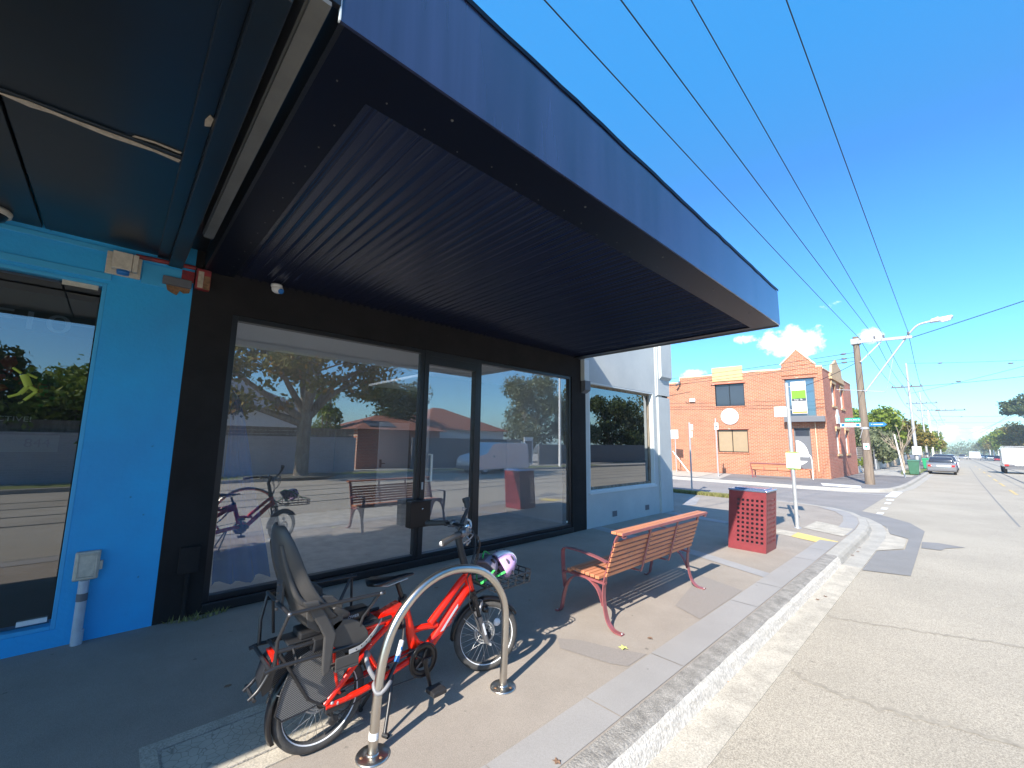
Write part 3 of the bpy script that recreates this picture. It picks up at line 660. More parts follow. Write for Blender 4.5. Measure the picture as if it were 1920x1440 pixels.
MB().quad((WX-.125,7.15,.75),(WX-.125,9.75,.75),(WX-.125,9.75,2.91),(WX-.125,7.15,2.91)).build('pane',M['glass_tint'],rv,recalc=False)
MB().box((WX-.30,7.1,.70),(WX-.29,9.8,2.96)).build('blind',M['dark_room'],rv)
B((WX-.02,7.08,.655),(WX+.02,9.84,.70)).build('sill',M['grey_trim'],gs,bevel=.004)
for y in (7.86,9.24):
    o=thing('wall_vent','','vent'); 
    bpy.data.objects.remove(o)
    v_=MB(); v_.box((WX-.0,y,.12),(WX+.004,y+.22,.28))
    q=v_.build('wall_vent',M['grey_render'],gs)
    s_=MB(); s_.box((WX+.004,y+.02,.14),(WX+.0045,y+.20,.255))
    for k in range(4): s_.box((WX+.0045,y+.02,.14+k*.033),(WX+.007,y+.20,.155+k*.033))
    s_.build('slot',M['char_grey'],q)
# ---- blue shop on the left
bl=thing('blue_shop','bright blue painted shop with a large decorated window and dark teal awning','shop',(WX,-2,0))
wallholes(MB(),WX,-9,.43,-.1,5.4,[(-3.4,-.18,.14,3.07)],.3).build('wall',M['blue_paint'],bl)
bw=MB(); bw.box((WX,-9,3.10),(WX+.015,-.16,3.16)); bw.box((WX,-9,3.355),(WX+.012,.20,3.40)); build_each(bw,'moulding',M['blue_trim'],bl,bevel=.004)
f3=frame(MB(),WX-.10,WX-.005,-3.4,-.18,.14,3.07,.03).build('window',M['blue_trim'],bl,bevel=.004)
MB().quad((WX-.06,-3.36,.18),(WX-.06,-.22,.18),(WX-.06,-.22,3.03),(WX-.06,-3.36,3.03)).build('pane',M['glass_blue_shop'],f3,recalc=False)
B((WX-.05,-.46,3.0),(WX-.035,-.235,3.045)).build('sticker',M['cream_plastic'],f3)
B((WX-.05,-.40,.20),(WX-.035,-.235,.235)).build('sticker',M['sign_white'],f3)
mk('decal_pale',(.55,.62,.70),.6); mk('decal_red',(.32,.03,.03),.6); mk('decal_lime',(.40,.45,.05),.6); mk('decal_green',(.05,.30,.08),.6); mk('decal_dark',(.05,.055,.06),.6); mk('decal_grey',(.16,.18,.17),.6)
xx=WX-.070; RY=(0,1,0); UZ=(0,0,1)
text('F10',.22,(xx,-.60,2.64),RY,UZ,M['decal_pale'],f3,font_sc=(1.5,1))
text('ACTIVE!',.058,(xx,-.62,1.825),RY,UZ,M['sign_white'],f3,font_sc=(1.15,1))
text('844',.10,(xx,-.45,1.63),RY,UZ,M['decal_dark'],f3)
B((WX-.078,-1.6,1.56),(WX-.076,-.33,1.70)).build('decal',M['decal_grey'],f3)
B((WX+.0,.04,3.135),(WX+.012,.42,3.34)).build('patch_panel',M['blue_trim'],bl,bevel=.003)
# splashed colour runner decal, kept as loose shapes
dc=MB(); rg=random.Random(5)
for k in range(26):
    y=-.80+rg.gauss(0,.13); z=2.12+rg.gauss(0,.10); r_=rg.uniform(.015,.06); dc.prism([(y+r_*math.cos(a*1.05)*rg.uniform(.5,1.2),z+r_*math.sin(a*1.05)*rg.uniform(.5,1.2)) for a in range(6)],lambda u,v,d:(d,u,v),xx-.001,xx+.0003*k/26)
build_each(dc,'decal',M['decal_red'],f3)
dc=MB(); 
for a,b_,r_ in (((-.585,2.19),(-.55,2.10),.028),((-.55,2.10),(-.50,2.06),.018),((-.50,2.06),(-.56,1.98),.014),((-.55,2.10),(-.59,2.03),.018),((-.59,2.03),(-.65,2.0),.013),((-.57,2.20),(-.51,2.17),.012),((-.60,2.20),(-.65,2.24),.012)):
    dc.tube([(xx+.004,*a),(xx+.004,*b_)],r_,6)
dc.ball((xx+.004,-.555,2.235),(.004,.02,.024)); dc.build('decal',M['decal_lime'],f3)
dc=MB()
for k in range(14):
    y=-.47+rg.gauss(0,.045); z=2.06+rg.gauss(0,.09); r_=rg.uniform(.008,.03); dc.prism([(y+r_*math.cos(a*1.05)*rg.uniform(.5,1.2),z+r_*math.sin(a*1.05)*rg.uniform(.5,1.2)) for a in range(6)],lambda u,v,d:(d,u,v),xx-.001,xx+.001)
build_each(dc,'decal',M['decal_green'],f3)
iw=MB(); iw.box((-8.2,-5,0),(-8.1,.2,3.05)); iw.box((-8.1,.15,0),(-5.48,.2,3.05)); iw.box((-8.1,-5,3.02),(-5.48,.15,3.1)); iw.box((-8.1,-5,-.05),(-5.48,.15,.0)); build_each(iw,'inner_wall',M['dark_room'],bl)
B((-5.6,-4,2.72),(-5.5,.14,2.95)).build('blind_box',M['decal_grey'],bl)
# teal sheeted awning
ta=MB(); ta.box((WX,-9,3.44),(-1.6,-.62,3.47)); ta.box((WX,-.60,3.44),(-1.6,.22,3.47))
ta.box((-1.6,-9,3.36),(-1.57,.30,3.9)); ta.box((WX,-9,3.87),(-1.6,.30,3.9)); aw2=ta.build('awning',M['teal_sheet'],bl)
tb=MB(); tb.box((WX,.22,3.36),(-1.6,.33,3.48)); tb.box((WX,.30,3.48),(-1.6,.33,3.87)); tb.box((WX,.13,3.42),(-1.6,.22,3.445))
tb.box((-3.20,-9,3.425),(-3.16,.13,3.44)); tb.build('beam',M['teal_sheet'],aw2,bevel=.006)
MB().box((-4.3,.385,3.41),(-1.56,.455,3.43)).box((-4.3,.375,3.43),(-1.56,.385,3.8)).build('flashing',M['strip_grey'],aw2); MB().box((WX,.335,3.60),(-1.6,.495,3.62)).box((-1.60,.335,3.46),(-1.575,.495,3.9)).build('gap_filler',M['alu_black'],aw2)
pe=MB(); rg=random.Random(2)
def flake(b,pts,z,th=.004): b.prism(pts,lambda u,v,d:(u,v,d),z-th,z)
flake(pe,[(-3.19,-.62),(-3.215,-.50),(-3.20,-.42),(-3.225,-.2),(-3.205,.0),(-3.225,.12),(-3.19,.128),(-3.175,-.1),(-3.18,-.35),(-3.165,-.5)],3.422)
flake(pe,[(-3.15,-.10),(-3.13,.0),(-3.14,.12),(-3.12,.125),(-3.115,.0),(-3.13,-.09)],3.436)
flake(pe,[(-2.72,.19),(-2.66,.185),(-2.60,.20),(-2.62,.218),(-2.7,.215)],3.418)
build_each(pe,'peeling_paint',M['peeled'],aw2)
# peeling raw pier end between the two awnings
pr_=MB(); pr_.box((WX,.44,3.18),(WX+.07,.56,3.39)); pr_.build('pier_end',M['red_paint'],bs,bevel=.008)
MB().box((WX+.07,.455,3.19),(WX+.076,.50,3.36)).build('bare_patch',M['peeled'],bs)
MB().box((WX+.07,.505,3.18),(WX+.078,.555,3.32)).build('bare_patch',M['rust'],bs)
# ---- fittings on the walls (things that could be lifted off)
jb=thing('junction_box','cream ridged junction box on the blue wall above the window','junction box',(WX,-.09,3.27))
q=MB(); q.box((WX,-.21,3.16),(WX+.03,.03,3.37)); q.box((WX+.03,-.17,3.20),(WX+.11,-.035,3.36)); q.box((WX+.03,-.033,3.20),(WX+.108,.005,3.36)); q.build('body',M['cream_plastic'],jb,bevel=.006)
MB().lathe([(0,0),(.045,0),(.042,-.035),(0,-.04)],(WX+.06,-.09,3.20)).build('dome',M['sign_blue'],jb)
rp=thing('red_conduit','peeling red painted conduit under the dark awning corner','conduit',(WX,.2,3.39))
MB().tube([(WX+.03,-.02,3.375),(WX+.03,.2,3.385),(WX+.03,.43,3.395)],.022,10).build('pipe',M['red_paint'],rp)
MB().box((WX+.002,.33,3.24),(WX+.02,.43,3.35)).build('clip',M['red_paint'],rp)
db=thing('grey_bracket','dark rectangular bracket with flaking rusty render below it on the blue wall','bracket',(WX,.3,3.2))
B((WX+.012,.19,3.17),(WX+.045,.415,3.25)).build('plate',M['char_grey'],db,bevel=.004)
MB().prism([(.22,3.17),(.41,3.17),(.405,3.13),(.36,3.115),(.33,3.135),(.31,3.085),(.27,3.10),(.235,3.12)],lambda u,v,d:(d,u,v),WX+.001,WX+.014).build('bare_render',M['rust'],db)
cb=thing('power_box','weathered cream power outlet box with a flip cover on the blue wall','power box',(WX,-.045,.6))
B((WX,-.125,.50),(WX+.05,.03,.73)).build('body',M['cream_plastic'],cb,bevel=.012)
q=MB(); frame(q,WX+.05,WX+.062,-.11,.015,.515,.715,.012); q.box((WX+.05,-.098,.53),(WX+.058,.003,.70)); q.box((WX+.01,.03,.57),(WX+.04,.05,.64)); q.build('cover',M['cream_plastic'],cb,bevel=.003)
pp=thing('drain_pipe','pale grey plastic pipe with black tape rising to the power box','pipe',(WX+.04,-.05,0))
MB().tube([(WX+.05,-.045,0.0),(WX+.05,-.05,.12),(WX+.045,-.05,.50)],[.036,.033,.033],16).build('pipe',M['pvc_grey'],pp)
MB().tube([(WX+.048,-.05,.34),(WX+.048,-.05,.40)],.0355,16).build('tape',M['char_grey'],pp)
MB().tube([(WX+.05,-.045,0),(WX+.05,-.045,.11)],.037,16).build('collar',M['pvc_grey'],pp)
kb_=thing('meter_box','black painted meter box low on the black wall beside the big window','meter box',(WX,.66,.45))
B((WX,.57,.42),(WX+.06,.73,.66)).build('body',M['black_render'],kb_,bevel=.008); MB().tube([(WX+.03,.65,0),(WX+.03,.65,.42)],.02,10).build('conduit',M['black_render'],kb_)
lf=thing('bulkhead_lamp','round cream bulkhead lamp hanging under the teal awning at the left edge','lamp',(-4.95,-.95,3.4))
MB().lathe([(0,.0),(.11,0),(.125,-.02),(.12,-.05),(.105,-.052)],(-4.98,-.88,3.44),n=28).build('rim',M['cream_plastic'],lf)
MB().lathe([(.105,-.05),(.09,-.085),(.05,-.11),(0,-.115)],(-4.98,-.88,3.44),n=28).build('shade',M['black_gloss'],lf)
MB().tube([(-4.98,-.88,3.44),(-4.2,-1.0,3.425)],.006,6).build('cable',M['black_tube'],lf)
sk=thing('security_camera','small white turret camera with a dark blue lens under the navy soffit','security camera',(WX+.1,1.15,3.36))
q=MB(); q.lathe([(0,.0),(.055,0),(.058,-.02),(.05,-.035),(0,-.035)],(WX+.11,1.15,3.395)); q.build('mount',M['white_paint'],sk)
q=MB(); q.ball((WX+.12,1.16,3.34),(.052,.06,.045),16,12); q.build('housing',M['white_paint'],sk)
q=MB(); q.lathe([(0,.0),(.03,0),(.03,.012),(.024,.016),(0,.02)],(WX+.155,1.185,3.32),(.75,.35,-.5)); q.build('lens',M['sign_blue'],sk)
lb=thing('letterbox','black square letterbox fixed low on the glass door frame','letterbox',(-5.15,3.12,.7))
B((-5.175,2.96,.54),(-5.05,3.27,.87)).build('body',M['black_gloss'],lb,bevel=.006)
B((-5.175,2.955,.87),(-5.04,3.275,.885)).build('lid',M['black_gloss'],lb,bevel=.003); MB().lathe([(0,0),(.012,0),(.010,.006),(0,.007)],(-5.05,3.14,.78),(1,0,0),12).build('lock',M['chrome'],lb)
# ================================================================ bike hoop
def smooth(pts,k=6):
    "Catmull-Rom through the points"
    P=[Vector(p) for p in pts]; P=[P[0]*2-P[1]]+P+[P[-1]*2-P[-2]]; o=[]
    for i in range(1,len(P)-2):
        for j in range(k):
            t=j/k; a,b,c,d=P[i-1:i+3]
            o.append(.5*((2*b)+(c-a)*t+(2*a-5*b+4*c-d)*t*t+(3*b-a-3*c+d)*t**3))
    o.append(P[-2]); return o
hp=thing('bike_hoop','brushed stainless steel arched bike hoop bolted to the footpath in front of the bicycle','bike hoop',(-2.33,1.68,0))
MB().tube(smooth([(-2.33,y,z) for y,z in ((1.20,.0),(1.205,.17),(1.215,.34),(1.235,.48),(1.28,.61),(1.35,.71),(1.45,.795),(1.56,.845),(1.68,.865),(1.80,.855),(1.92,.82),(2.02,.755),(2.10,.665),(2.155,.56),(2.17,.43),(2.165,.22),(2.155,0.))],5),.026,18).build('tube',M['brushed_steel'],hp)
for y in (1.20,2.155):
    pl=MB(); pl.lathe([(.028,.012),(.085,.010),(.09,.004),(.09,0)],(-2.33,y,0),n=32); pl.lathe([(.026,.02),(.034,.018),(.034,.008)],(-2.33,y,0),n=24)
    o=pl.build('base_plate',M['brushed_steel'],hp)
    for a in (20,140,260): MB().lathe([(0,.014),(.009,.013),(.010,.009)],(-2.33+.06*math.cos(R(a)),y+.06*math.sin(R(a)),0),n=10).build('bolt',M['rust'],o)
MB().tube([(-2.33,1.201,.085),(-2.33,1.202,.12)],.0268,18).build('sticker',M['sign_white'],hp)
# ================================================================ bench
YA,YB=3.47,5.25
def bench_frame(b,y,arm=True):
    W_=.055
    fl=lambda pts,th=.012: b.tube(pts,.01,flat=(W_ if th<.02 else W_,th,(1,0,0)))
    def bar(pts,wd=.05,th=.011):
        # flat bar lying in the x-z plane, wide along y
        P=[Vector(p) for p in pts]; vs=[];k=len(P)
        for i in range(k):
            t=(P[min(i+1,k-1)]-P[max(i-1,0)]).normalized(); n_=Vector((-t.z,0,t.x))
            for sy,sn in ((-1,-1),(1,-1),(1,1),(-1,1)): vs.append(P[i]+Vector((0,sy*wd/2,0))+n_*sn*th/2)
        fs=[(4*i+j,4*i+(j+1)%4,4*i+4+(j+1)%4,4*i+4+j) for i in range(k-1) for j in range(4)]+[(0,3,2,1),(4*k-4,4*k-3,4*k-2,4*k-1)]
        b.add(vs,fs)
    bar(smooth([(-2.19,y,.008),(-2.27,y,.012),(-2.325,y,.05),(-2.36,y,.12),(-2.385,y,.27),(-2.37,y,.42),(-2.33,y,.55),(-2.27,y,.72),(-2.235,y,.82),(-2.20,y,.857),(-2.14,y,.845)],4))
    bar(smooth([(-2.96,y,.008),(-2.92,y,.012),(-2.89,y,.05),(-2.87,y,.14),(-2.83,y,.27),(-2.76,y,.365),(-2.66,y,.405),(-2.55,y,.40),(-2.46,y,.345),(-2.415,y,.27),(-2.39,y,.20)],4))
    bar([(-2.36,y,.40),(-2.50,y,.405),(-2.80,y,.415),(-2.85,y,.40)],.04,.02)
    if arm: bar(smooth([(-2.845,y,.26),(-2.865,y,.40),(-2.875,y,.57),(-2.86,y,.625),(-2.80,y,.64),(-2.62,y,.635),(-2.45,y,.615),(-2.34,y,.59)],4))
    return b
def make_bench(label):
    t=thing('park_bench',label,'bench',(-2.55,4.36,0))
    for y in (YA,YB): bench_frame(MB(),y).build('end_frame',M['maroon'],t)
    # slats
    for i in range(7):
        x=-2.44-.056*i; z=.428+.004*i if i<6 else .432
        if i==6: z=.425
        B((x-.023,YA-.03,z),(x+.023,YB+.03,z+.028)).build('slat',M['slat'],t,bevel=.004)
    for i in range(7):
        s=i/6; x=-2.355+.095*s; z=.485+.048*i
        Mx=Matrix.Translation((x,0,z))@Matrix.Rotation(R(16),4,'Y')
        MB().box((.0,YA-.025,-.0175),(.022,YB+.025,.0175),Mx).build('slat',M['slat'],t,bevel=.004)
    for k,(x,z) in enumerate(((-2.235,.868),(-2.175,.866))):
        B((x-.027,YA-.05,z),(x+.027,YB+.05,z+.024)).build('slat',M['slat'],t,bevel=.005)
    B((-2.146,YA-.05,.862),(-2.138,YB+.05,.890)).build('back_rail',M['maroon'],t,bevel=.003)
    for y in (YA+.60,YA+1.20):
        q=MB(); q.tube([(-2.34,y,.40),(-2.318,y,.46),(-2.21,y,.85)],.01,flat=(.03,.008,(1,0,0))); q.tube([(-2.36,y,.405),(-2.82,y,.41)],.01,flat=(.03,.008,(0,0,1))); q.build('strap',M['maroon'],t)
        q=MB()
        for i in range(7): q.ball((-2.318+.095*i/6+.004,y+.028,.485+.048*i),(.005,.005,.005),6,4)
        q.build('bolt',M['black_gloss'],t)
    for y in (YA,YB):
        for x in (-2.20,-2.95): MB().lathe([(0,.02),(.008,.018),(.009,.010)],(x,y,0),n=8).build('bolt',M['galv'],t)
    return t
make_bench('maroon framed bench with orange timber slats between the red bicycle and the red bin')
# ================================================================ litter bin
bn=thing('litter_bin','squat maroon perforated steel litter bin with a blue grey lid beside the bench','litter bin',(-2.49,7.95,0))
def perf(u0,u1,v0,v1,nu,nv,hw,fn,mu0,mu1,mv0,mv1):
    "sheet with a grid of square holes, 4 mm thick with inner walls"
    us=[u0]+[x for i in range(nu) for x in (mu0+(mu1-mu0)*i/(nu-1)-hw,mu0+(mu1-mu0)*i/(nu-1)+hw)]+[u1]
    vs=[v0]+[x for i in range(nv) for x in (mv0+(mv1-mv0)*i/(nv-1)-hw,mv0+(mv1-mv0)*i/(nv-1)+hw)]+[v1]
    b=MB()
    for i in range(len(us)-1):
        for j in range(len(vs)-1):
            hole=(i%2==1 and j%2==1)
            a,c,d,e=us[i],us[i+1],vs[j],vs[j+1]
            if not hole:
                b.quad(fn(a,d,0),fn(c,d,0),fn(c,e,0),fn(a,e,0)); b.quad(fn(a,d,1),fn(a,e,1),fn(c,e,1),fn(c,d,1))
            else:
                for (p,q) in (((a,d),(c,d)),((c,d),(c,e)),((c,e),(a,e)),((a,e),(a,d))): b.quad(fn(*p,0),fn(*q,0),fn(*q,1),fn(*p,1))
    return b
for_shear=[]
th=.004; X0,X1,Y0,Y1=-2.77,-2.21,7.64,8.18
perf(X0,X1,.0,.94,6,10,.0185,lambda u,v,d:(u,Y0+th*d,v),-2.62,-2.27,.15,.80).build('front_panel',M['maroon_bin'],bn,recalc=False)
perf(X0,X1,.0,.94,6,10,.0185,lambda u,v,d:(u,Y1-th*d,v),-2.70,-2.27,.15,.80).build('rear_panel',M['maroon_bin'],bn,recalc=False)
perf(Y0+th,Y1-th,.0,.94,6,10,.0185,lambda u,v,d:(X1-th*d,u,v),Y0+.08,Y1-.08,.15,.80).build('side_panel',M['maroon_bin'],bn,recalc=False)
perf(Y0+th,Y1-th,.0,.94,6,10,.0185,lambda u,v,d:(X0+th*d,u,v),Y0+.08,Y1-.08,.15,.80).build('side_panel',M['maroon_bin'],bn,recalc=False)
B((X0+.10,Y0+.06,.04),(X1-.05,Y1-.06,.86)).build('liner',M['char_grey'],bn,bevel=.01)
q=MB(); q.box((X0-.012,Y0-.012,.94),(X1+.012,Y1+.012,.972)); q.build('lid',M['lid_steel'],bn,bevel=.012)
q=MB(); q.tube([(X0+.06,Y0+.10,.985),(X1-.04,Y0+.06,.985)],.008,8); q.box((X0+.05,Y0+.12,.972),(X1-.05,Y1-.05,.982)); q.build('lid_plate',M['lid_steel'],bn,bevel=.004)
for o in KIDS[bn.name]:
    for v in o.data.vertices: v.co.x+=.065*v.co.z
# ================================================================ cargo bicycle
BX=-2.58
bk=thing('cargo_bicycle','bright red electric cargo bicycle with a grey child seat behind the steel hoop','bicycle',(BX,1.6,0))
P3=lambda x,y,z:(BX+x,y,z)
def wheel(cy,cz,r,yaw_,parent,cx=0,spokes=32,disc=True):
    Mx=Matrix.Translation((BX+cx,cy,cz))@Matrix.Rotation(-yaw_,4,'Z')
    w_=MB(); w_.lathe([(r-.022,-.012),(r-.036,-.016),(r-.040,-.010),(r-.040,.010),(r-.036,.016),(r-.022,.012)],(0,0,0),(1,0,0),48)
    wh=w_.xf(Mx).build('wheel',M['rim_black'],parent)
    ty=MB(); pr=[]
    for k in range(17):
        a=2*math.pi*k/16; pr.append((r-.028+.028*math.cos(a),.029*math.sin(a)))
    ty.lathe(pr,(0,0,0),(1,0,0),64); ty.xf(Mx).build('tyre',M['rubber'],wh)
    rf=MB(); 
    for s in (-1,1): rf.lathe([(r-.0505,.0195*s),(r-.0455,.0246*s)],(0,0,0),(1,0,0),56)
    rf.xf(Mx).build('reflective_band',M['reflective'],wh)
    sp=MB()
    for i in range(spokes):
        a=2*math.pi*i/spokes; s=1 if i%2 else -1; b=a+ (.9 if (i//2)%2 else -.9)
        sp.tube([(s*.028,.028*math.cos(b),.028*math.sin(b)),(s*.003,(r-.038)*math.cos(a),(r-.038)*math.sin(a))],.0013,4)
    sp.xf(Mx).build('spokes',M['spoke_steel'],wh)
    hb=MB(); hb.lathe([(0,-.06),(.012,-.06),(.014,-.035),(.030,-.032),(.030,-.026),(.018,-.02),(.018,.02),(.030,.026),(.030,.032),(.014,.035),(.012,.06),(0,.06)],(0,0,0),(1,0,0),20); hb.xf(Mx).build('hub',M['black_plastic'],wh)
    if disc:
        ds=MB()
        for rr in (.082,.066): ds.lathe([(rr,-.038),(rr-.012,-.038),(rr-.012,-.036),(rr,-.036),(rr,-.038)],(0,0,0),(1,0,0),40)
        for i in range(6):
            a=i*1.047; ds.tube([(-.037,.02*math.cos(a),.02*math.sin(a)),(-.037,.058*math.cos(a+.5),.058*math.sin(a+.5))],.003,4)
        ds.xf(Mx).build('brake_disc',M['galv'],wh)
    return wh
RW=(.995,.25); FW=(2.205,.25); ST=R(24)
wheel(*RW,.25,0,bk); wheel(*FW,.25,ST,bk)
# frame
f=MB(); T=f.tube
T([P3(0,1.575,.36),P3(0,1.545,.47),P3(0,1.485,.665)],[.031,.030,.028],14)           # seat tube
T(smooth([P3(0,2.00,.745),P3(0,2.045,.60)],2),.030,16)                               # head tube
T(smooth([P3(0,1.985,.705),P3(0,1.93,.665),P3(0,1.80,.55),P3(0,1.70,.462)],4),.025,12)  # upper twin tube
T(smooth([P3(0,2.03,.625),P3(0,1.985,.60),P3(0,1.86,.48),P3(0,1.72,.345),P3(0,1.66,.31)],4),.035,14) # down tube
T([P3(0,1.55,.455),P3(0,1.64,.455),P3(0,1.755,.44)],.020,12)
T([P3(0,1.555,.44),P3(0,1.60,.36),P3(0,1.66,.32)],[.024,.03,.034],12)
for s in (-1,1):
    T(smooth([P3(.012*s,1.50,.62),P3(.045*s,1.38,.565),P3(.060*s,1.22,.465),P3(.068*s,1.08,.335),P3(.068*s,.995,.255)],4),.018,10)
    T(smooth([P3(.04*s,1.58,.31),P3(.062*s,1.40,.285),P3(.068*s,1.20,.25),P3(.068*s,1.0,.245)],4),.018,10)
    T([P3(.062*s,1.33,.285),P3(.060*s,1.22,.465)],.011,8)
    T([P3(.068*s,1.09,.25),P3(.068*s,1.06,.31),P3(.070*s,1.03,.45),P3(.08*s,1.02,.60)],.010,8)
    T([P3(.04*s,1.42,.60),P3(.085*s,1.30,.60),P3(.09*s,1.10,.60)],.012,8)
T([P3(-.02,1.50,.655),P3(-.02,1.40,.60)],.018,8)
f.box(P3(-.03,1.40,.56),P3(.03,1.51,.62)); f.prism([(1.27,.585),(1.33,.63),(1.45,.665),(1.50,.62),(1.46,.55),(1.36,.555)],lambda u,v,d:P3(d,u,v),-.034,.034)
fr_=f.build('frame',M['bike_red'],bk,bevel=.0)
# white flash with lettering on the down tube
dirn=(Vector(P3(0,1.93,.55))-Vector(P3(0,1.76,.385))).normalized(); upn=Vector((0,-dirn.z,dirn.y))
c0=Vector(P3(.0355,1.845,.468))
fl_=MB(); A=[c0-dirn*.105+upn*.012,c0-dirn*.085-upn*.006,c0-dirn*.03-upn*.002,c0+dirn*.055+upn*.0,c0+dirn*.085-upn*.002,c0+dirn*.10+upn*.016,c0+dirn*.05+upn*.017]
fl_.add([a for a in A]+[a+Vector((.0012,0,0)) for a in A],[tuple(range(7)),tuple(range(7,14))]); fl_.build('decal',M['reflective'],fr_,recalc=False)
text('tern',.052,tuple(c0+Vector((.0025,0,0))-dirn*.0-upn*.010),dirn,upn,M['decal_red'],fr_,font_sc=(1.1,1))
MB().tube([P3(.0,1.925,.661),P3(.0,1.95,.683)],.0222,12).build('decal',M['reflective'],fr_)
# motor, cranks, chain
q=MB(); q.lathe([(0,-.055),(.05,-.055),(.062,-.03),(.062,.035),(.05,.055),(0,.055)],P3(0,1.615,.285),(1,0,0),28); q.ball(P3(0,1.66,.30),(.05,.07,.05),16,10); q.build('motor',M['black_plastic'],bk)
q=MB(); q.lathe([(.088,.066),(.093,.068),(.093,.072),(.088,.074),(.062,.072),(.062,.068),(.088,.066)],P3(0,1.615,.285),(1,0,0),44)
q.lathe([(.100,.058),(.103,.062),(.103,.076),(.098,.080),(.094,.078)],P3(0,1.615,.285),(1,0,0),44)
for i in range(5):
    a=i*1.2566; q.tube([P3(.07,1.615+.01*math.cos(a),.285+.01*math.sin(a)),P3(.07,1.615+.066*math.cos(a),.285+.066*math.sin(a))],.008,6)
q.build('chainring',M['black_gloss'],bk)
for s,(ey,ez) in ((1,(1.655,.125)),(-1,(1.575,.445))):
    q=MB(); q.tube([P3(.085*s,1.615,.285),P3(.10*s,ey,ez)],[.016,.012],10); q.lathe([(0,.0),(.02,0),(.02,.02),(0,.022)],P3(.078*s,1.615,.285),(s,0,0),16); cr_=q.build('crank',M['black_gloss'],bk,bevel=.002)
    q=MB(); q.box(P3(.115*s-.0,ey-.045,ez-.015),P3(.115*s+.095*s,ey+.055,ez+.015)) if s>0 else q.box(P3(-.205,ey-.045,ez-.013),P3(-.115,ey+.045,ez+.013)); q.build('pedal',M['black_plastic'],bk,bevel=.006)
q=MB(); q.tube([P3(.068,1.615,.377),P3(.068,1.3,.335),P3(.055,1.0,.285)],.0045,6); q.tube([P3(.068,1.615,.193),P3(.068,1.45,.20),P3(.062,1.24,.215),P3(.058,1.05,.16),P3(.056,1.0,.215)],.0045,6); q.build('chain',M['black_tube'],bk)
q=MB(); q.box(P3(.05,1.00,.205),P3(.078,1.11,.285)); q.lathe([(0,-.006),(.026,-.006),(.028,0),(.026,.006),(0,.006)],P3(.058,1.05,.155),(1,0,0),14); q.tube([P3(.06,1.02,.25),P3(.06,1.05,.155)],.009,8); q.build('derailleur',M['black_plastic'],bk,bevel=.006)
q=MB()
for z,y in ((.255,1.03),(.245,1.06)): q.lathe([(0,.0),(.010,0),(.009,.006),(0,.007)],P3(.079,y,z),(1,0,0),10)
q.build('bolt',M['galv'],bk)
# seat post and saddle
MB().tube([P3(0,1.485,.66),P3(0,1.44,.775)],.0155,12).build('seat_post',M['black_gloss'],bk)
q=MB(); q.tube([P3(0,1.492,.645),P3(0,1.478,.685)],.029,14); q.box(P3(.02,1.455,.66),P3(.04,1.475,.675)); q.build('seat_clamp',M['black_plastic'],bk)
q=MB(); S=[]
for y,hw,zt,zb in ((1.235,.02,.825,.80),(1.25,.070,.838,.80),(1.29,.082,.842,.795),(1.35,.062,.836,.80),(1.42,.030,.828,.80),(1.50,.019,.828,.805),(1.545,.016,.825,.808),(1.56,.004,.818,.812)):
    S.append([P3(hw*math.sin(a),y,(zt+zb)/2+(zt-zb)/2*math.cos(a)) for a in [2*math.pi*k/12 for k in range(12)]])
v=[p for r_ in S for p in r_]; q.add(v,[(12*i+j,12*i+(j+1)%12,12*i+12+(j+1)%12,12*i+12+j) for i in range(7) for j in range(12)]+[tuple(range(12)),tuple(range(84,96))],True)
sa=q.build('saddle',M['black_gloss'],bk)
q=MB()
for s in (-1,1): q.tube([P3(.022*s,1.28,.80),P3(.022*s,1.36,.782),P3(.022*s,1.50,.80)],.0035,6)
q.build('rail',M['galv'],sa)
# fork, headset, stem
ca,sa_=math.cos(ST),math.sin(ST)
def FK_(x,y,z):  # steered part: local offsets from the steering axis
    return (BX+x*ca+(y)*sa_,2.0+ (2.205-2.0)*0+y*ca-x*sa_,z)
ax=lambda z: 2.00+(.745-z)*.31-2.0      # forward offset of the steering axis at height z
q=MB()
q.tube([FK_(0,ax(.60)-.0,.60),FK_(0,ax(.565),.555)],.028,14)
for s in (-1,1):
    q.tube([FK_(.052*s,ax(.56),.575),FK_(.056*s,ax(.42)-.005,.42)],.0135,10)
q.tube([FK_(-.06,ax(.56),.565),FK_(.06,ax(.56),.565)],.020,10); fk=q.build('fork',M['black_gloss'],bk)
q=MB()
for s in (-1,1):
    q.tube([FK_(.057*s,ax(.44)-.003,.44),FK_(.060*s,ax(.27)+.0,.27),FK_(.060*s,ax(.25)+.02,.248)],[.022,.019,.014],12)
q.tube(smooth([FK_(.05,ax(.44),.455),FK_(.04,ax(.5)+.03,.505),FK_(0,ax(.5)+.045,.52),FK_(-.04,ax(.5)+.03,.505),FK_(-.05,ax(.44),.455)],4),.013,8)
q.build('lower_leg',M['fork_grey'],fk)
MB().tube([FK_(.0815,ax(.38),.40),FK_(.0825,ax(.3),.32)],.004,flat=(.014,.003,(1,0,0))).build('decal',M['reflective'],fk)
q=MB(); q.tube([FK_(-.085,ax(.25)+.02,.25),FK_(.085,ax(.25)+.02,.25)],.008,8); q.build('axle',M['galv'],fk)
q=MB(); q.tube([FK_(0,ax(.74),.74),FK_(0,ax(.86),.86),FK_(0,ax(.96)+.0,.975),FK_(.0,-.03,1.035)],[.028,.026,.026,.022],14); q.tube([FK_(-.028,-.035,1.035),FK_(.028,-.035,1.035)],.026,14); q.lathe([(.033,0),(.034,.02),(.028,.035)],FK_(0,ax(.75),.742),(0,-.3,.95),18); q.build('stem',M['black_plastic'],bk)
